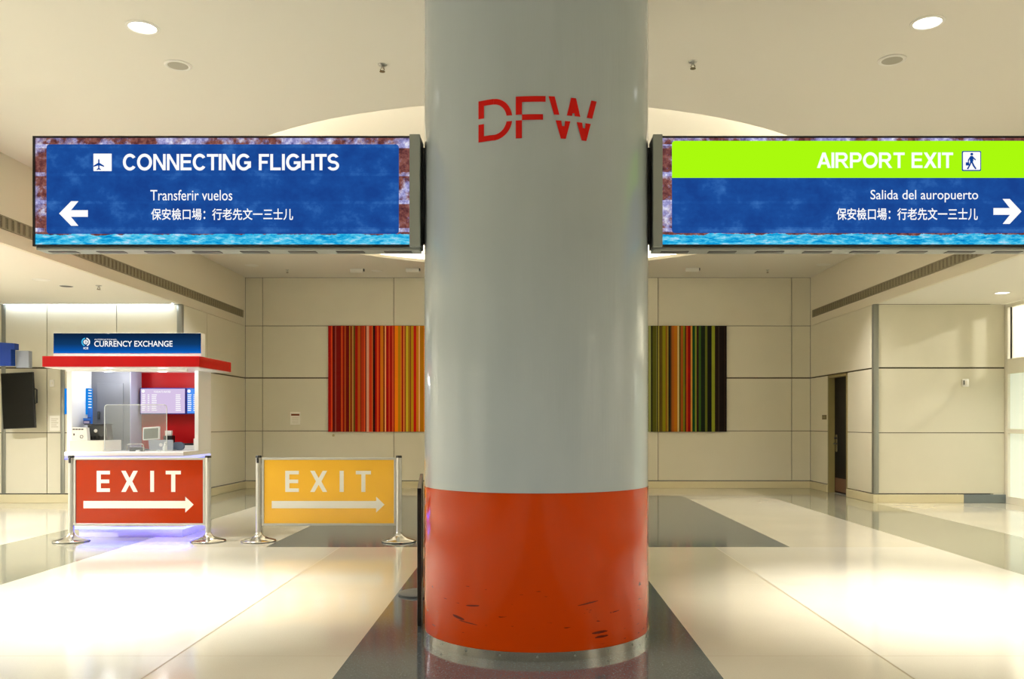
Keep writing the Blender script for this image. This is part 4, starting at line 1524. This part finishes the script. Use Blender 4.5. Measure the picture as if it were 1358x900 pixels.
# ------------------------------------------------------------------ small things on the other walls
def wall_items():
    d = YB
    x0, x1, z0, z1 = wx(385, d), wx(398.5, d), wz(563, d), wz(546, d)
    r = thing('notice_sign', 'small white notice with a brown heading on the back wall', 'notice', ((x0 + x1) / 2, d, z0))
    MB().box(x0, x1, d - 0.012, d, z0, z1, 0, 0.003).build('sheet', 'paper', r)
    q = MB().box(x0 + 0.02, x1 - 0.02, d - 0.0135, d - 0.0125, z1 - 0.08, z1 - 0.04)
    q.build('heading', mat('brown_ink', (120, 60, 30), rough=0.8), r)
    q = MB()
    for i in range(4):
        q.box(x0 + 0.04, x1 - 0.04, d - 0.0135, d - 0.0125, z0 + 0.04 + i * 0.035, z0 + 0.046 + i * 0.035)
    q.build('printed_lines', mat('pale_brown_ink', (176, 168, 140), rough=0.8), r)
    # little round thing under the artwork
    x, z = wx(442.5, d), wz(577, d)
    o = MB().obox((x, d - 0.012, z), (0.05, 0.022, 0.05), Matrix.Rotation(0, 3, 'X'), 0, 0.008).build('wall_sensor', mat('beige_sensor', (168, 158, 120), rough=0.5), None, True)
    tag(o, 'tiny beige sensor on the wall just under the artwork', 'sensor')
    # plate left of the door
    y, z = HW * FOC / (1094 - CX), 0
    y = 17.62
    z = wz(553, y)
    r = thing('door_plate', 'small bronze sign plate beside the dark door', 'plate', (HW, y, z))
    MB().box(HW - 0.012, HW, y - 0.12, y + 0.12, z - 0.045, z + 0.045, 0, 0.003).build('plate', 'bronze', r)
    MB().box(HW - 0.0135, HW - 0.0125, y - 0.09, y + 0.09, z - 0.012, z + 0.012).build('raised_text', 'jamb', r)
    # alarm on the right aisle wall
    x, z = wx(1280, YF), wz(508, YF)
    r = thing('wall_alarm', 'small white wall alarm on the aisle wall beside the entrance', 'alarm', (x, YF, z))
    MB().box(x - 0.06, x + 0.05, YF - 0.04, YF, z - 0.06, z + 0.07, 0, 0.01).build('case', 'whitepl', r, smooth=True)
    MB().box(x - 0.015, x + 0.035, YF - 0.06, YF - 0.0405, z - 0.035, z + 0.045, 0, 0.01).build('strobe_lens', 'paper', r, smooth=True)
    MB().box(x - 0.052, x - 0.03, YF - 0.045, YF - 0.0405, z - 0.03, z + 0.05, 0, 0.002).build('sounder_slot', 'dark', r)


wall_items()


# long air grilles in the upper walls
def grille(side):
    zb, zt, y0, y1 = 3.62, 3.775, 1.0, 18.35
    x = HW * side
    lab = 'long slotted air grille high on the %s' % ('wall over the kiosk aisle' if side < 0 else 'wall over the entrance aisle')
    r = thing('air_grille', lab, 'air grille', (x, (y0 + y1) / 2, zb), 'long air grilles')

    def bx(mb, t0, t1, a, b, z0, z1, mi=0):
        xa, xb = x - side * t0, x - side * t1
        mb.box(min(xa, xb), max(xa, xb), a, b, z0, z1, mi)
    f = MB()
    bx(f, 0.0, 0.012, y0, y1, zt - 0.016, zt)
    bx(f, 0.0, 0.012, y0, y1, zb, zb + 0.016)
    bx(f, 0.0, 0.012, y0, y0 + 0.02, zb, zt)
    bx(f, 0.0, 0.012, y1 - 0.02, y1, zb, zt)
    f.build('grille_frame', 'grill', r)
    b = MB()
    bx(b, 0.0, 0.002, y0, y1, zb, zt)
    b.build('grille_back', 'grilld', r)
    s = MB()
    n = 150
    for k in range(n):
        a = y0 + (k + 0.5) * (y1 - y0) / n
        bx(s, 0.002, 0.009, a - 0.03, a + 0.03, zb + 0.014, zt - 0.014)
    for k in range(6):
        z = zb + 0.03 + k * 0.019
        bx(s, 0.002, 0.006, y0, y1, z - 0.003, z + 0.003)
    s.build('grille_slats', 'grill', r)


grille(-1)
grille(1)


# ------------------------------------------------------------------ ceiling fittings
def spot(parent, loc, energy, color, size=120, blend=0.8, soft=0.09):
    l = bpy.data.lights.new('lamp', 'SPOT')
    l.energy = energy
    l.color = color
    l.spot_size = math.radians(size)
    l.spot_blend = blend
    l.shadow_soft_size = soft
    o = bpy.data.objects.new('lamp', l)
    o.location = loc
    COL.objects.link(o)
    hang(o, parent)


def downlight(x, y, z, label, energy, color, size=120, blend=0.8, r=0.105, group='lit round downlights'):
    t = thing('recessed_downlight', label, 'ceiling light', (x, y, z), group)
    MB().lathe(x, y, [(r, z), (r + 0.022, z), (r + 0.022, z - 0.006), (r, z - 0.010), (r - 0.004, z - 0.004)], 40).build('trim_ring', 'whitepl', t, smooth=True)
    MB().lathe(x, y, [(0, z - 0.003), (r - 0.004, z - 0.003), (r - 0.004, z - 0.001)], 40).build('lens', 'lamp', t)
    spot(t, (x, y, z - 0.02), energy, color, size, blend)


LX, RX = wx(189, 6.78), wx(1230, 6.70)
downlight(LX, 6.78, ZC, 'lit round downlight in the ceiling above the CONNECTING FLIGHTS sign', HALL_SPOT, NEUTRAL, 56, 1.0)
downlight(RX, 6.70, ZC, 'lit round downlight in the ceiling above the AIRPORT EXIT sign', HALL_SPOT, WARM, 56, 1.0)
for x, y in ((-3.05, 1.6), (3.05, 1.6), (-3.05, -3.4), (3.05, -3.4), (-3.05, -8.4), (3.05, -8.4)):
    downlight(x, y, ZC, 'lit round downlight in the hall ceiling behind the viewer', HALL_FAR, NEUTRAL if x < 0 else WARM, 140, 0.9, group='downlights behind the viewer')
for x in (-4.75, 4.75):  # fill lamps added out of sight to lift the back wall
    for y in (9.9, 14.6):
        downlight(x, y, ZC, 'unseen fill lamp added in the hall ceiling behind a long sign', BACK_FILL, NEUTRAL if x < 0 else WARM, 110, 1.0, group='added fill lamps behind the long signs')
downlight(wx(1329, 13.77), 13.77, ZA, 'lit round downlight in the low ceiling near the entrance', AISLE_SPOT * 0.5, WARM, 96, 1.0)
for y in (9.5, 5.0, 0.0):
    downlight(7.3, y, ZA, 'lit round downlight in the low entrance aisle ceiling', AISLE_SPOT, WARM, 150, 0.8, group='entrance aisle downlights out of view')
for x, y in ((-8.8, 11.2), (-7.6, 8.0), (-7.6, 5.0), (-7.6, 0.0)):
    downlight(x, y, ZA, 'lit round downlight in the low kiosk aisle ceiling', AISLE_SPOT * 2.5, NEUTRAL, 150, 0.8, group='kiosk aisle downlights out of view')


def vestibule_lamp():
    t = thing('recessed_downlight', 'bright lamp outside the entrance glazing', 'ceiling light', (10.9, 14.4, 4.6))
    MB().lathe(10.9, 14.4, [(0, 4.596), (0.12, 4.596), (0.12, 4.599)], 30).build('lens', 'lamp', t)
    l = bpy.data.lights.new('lamp', 'POINT')
    l.energy = 650
    l.color = (1.0, 0.97, 0.85)
    l.shadow_soft_size = 0.05
    o = bpy.data.objects.new('lamp', l)
    o.location = (10.9, 14.4, 4.3)
    COL.objects.link(o)
    hang(o, t)


vestibule_lamp()


def slot_light():
    t = thing('slot_light', 'bright linear light along the top of the wall behind the kiosk', 'ceiling light', (-7.6, 15.0, ZA))
    MB().box(-9.1, -6.15, 14.98, 15.05, ZA - 0.012, ZA - 0.002).build('lens', 'slot', t)
    MB().box(-9.1, -6.15, 14.955, 14.978, ZA - 0.02, ZA - 0.001).build('baffle', 'whitepl', t)


slot_light()


def speaker(px, py, label):
    d = 3.09 * FOC / (HY - py)
    x = wx(px, d)
    t = thing('ceiling_speaker', label, 'speaker', (x, d, ZC), 'round ceiling speakers')
    MB().lathe(x, d, [(0.085, ZC), (0.115, ZC), (0.115, ZC - 0.008), (0.10, ZC - 0.014), (0.085, ZC - 0.010)], 36).build('rim', 'whitepl', t, smooth=True)
    MB().lathe(x, d, [(0, ZC - 0.009), (0.086, ZC - 0.009), (0.086, ZC - 0.001)], 36).build('mesh_cover', 'lampoff', t)


speaker(236, 86, 'round grey speaker in the ceiling above the CONNECTING FLIGHTS sign')
speaker(1183, 79, 'round grey speaker in the ceiling above the AIRPORT EXIT sign')


def sprinkler(x, y, z, label, k=1.0):
    t = thing('fire_sprinkler', label, 'sprinkler', (x, y, z), 'ceiling sprinklers')
    MB().lathe(x, y, [(0, z - 0.001), (0.035 * k, z - 0.001), (0.03 * k, z - 0.01), (0.01 * k, z - 0.014), (0.01 * k, z - 0.03), (0, z - 0.03)], 20).build('escutcheon', 'steel', t, smooth=True)
    q = MB()
    for s in (-1, 1):
        q.tube([(x + s * 0.008 * k, y, z - 0.028), (x + s * 0.016 * k, y, z - 0.045), (x + s * 0.003, y, z - 0.062)], 0.0035 * k, 6)
    q.lathe(x, y, [(0, z - 0.06), (0.022 * k, z - 0.06), (0.022 * k, z - 0.064), (0, z - 0.064)], 14)
    q.build('head', 'bronze', t, smooth=True)


for px, py, lab in ((507, 90, 'small sprinkler head in the ceiling beside the column, over the left sign'), (919, 86, 'small sprinkler head in the ceiling beside the column, over the right sign')):
    d = 3.06 * FOC / (HY - py)
    sprinkler(wx(px, d), d, ZC, lab, 1.1)
for px, py, lab in ((381, 359.5, 'small sprinkler head in the far ceiling near the left corner'), (1018, 359.5, 'small sprinkler head in the far ceiling near the right corner')):
    d = 3.06 * FOC / (HY - py)
    sprinkler(wx(px, d), d, ZC, lab, 1.0)
d = 2.03 * FOC / (HY - 381)
sprinkler(wx(131, d), d, ZA, 'small sprinkler head in the low ceiling above the kiosk', 1.3)


def ceiling_box(px, py, label):
    d = 3.05 * FOC / (HY - py)
    x = wx(px, d)
    t = thing('emergency_light', label, 'emergency light', (x, d, ZC), 'small white ceiling boxes')
    MB().box(x - 0.13, x + 0.13, d - 0.05, d + 0.05, ZC - 0.075, ZC - 0.001, 0, 0.008).build('case', 'whitepl', t, smooth=True)
    MB().box(x + 0.131, x + 0.155, d - 0.03, d + 0.03, ZC - 0.05, ZC - 0.001, 0, 0.004).build('end_knob', 'dark', t)


ceiling_box(473, 359, 'small white ceiling box left of the artwork, farther from the column')
ceiling_box(547, 358.5, 'small white ceiling box on the left, close to the column')
ceiling_box(918, 358, 'small white ceiling box to the right of the column')


def disc_vent(px, py, z, label, r=0.11, m='lampoff'):
    d = (z - EYE) * FOC / (HY - py)
    x = wx(px, d)
    t = thing('ceiling_vent', label, 'vent', (x, d, z), 'flat ceiling discs')
    MB().lathe(x, d, [(0, z - 0.008), (r, z - 0.008), (r + 0.02, z - 0.001)], 30).build('cover', m, t, smooth=True)
    MB().lathe(x, d, [(r + 0.02, z - 0.0005), (r + 0.035, z - 0.0005), (r + 0.03, z - 0.006), (r + 0.02, z - 0.002)], 30).build('rim', 'whitepl', t, smooth=True)


disc_vent(88, 379.3, ZA, 'dark slot disc in the low ceiling above the kiosk', 0.075, 'dark')
disc_vent(55, 370.5, ZA, 'pale flat disc in the low ceiling above the kiosk', 0.09, 'whitepl')
disc_vent(334, 351.5, ZC, 'pale flat disc in the far ceiling near the left wall', 0.10, 'whitepl')
disc_vent(500, 359, ZC, 'pale flat disc in the far ceiling between two white boxes', 0.08, 'whitepl')
disc_vent(1092, 350.5, ZC, 'pale flat disc in the far ceiling near the right wall', 0.10, 'whitepl')
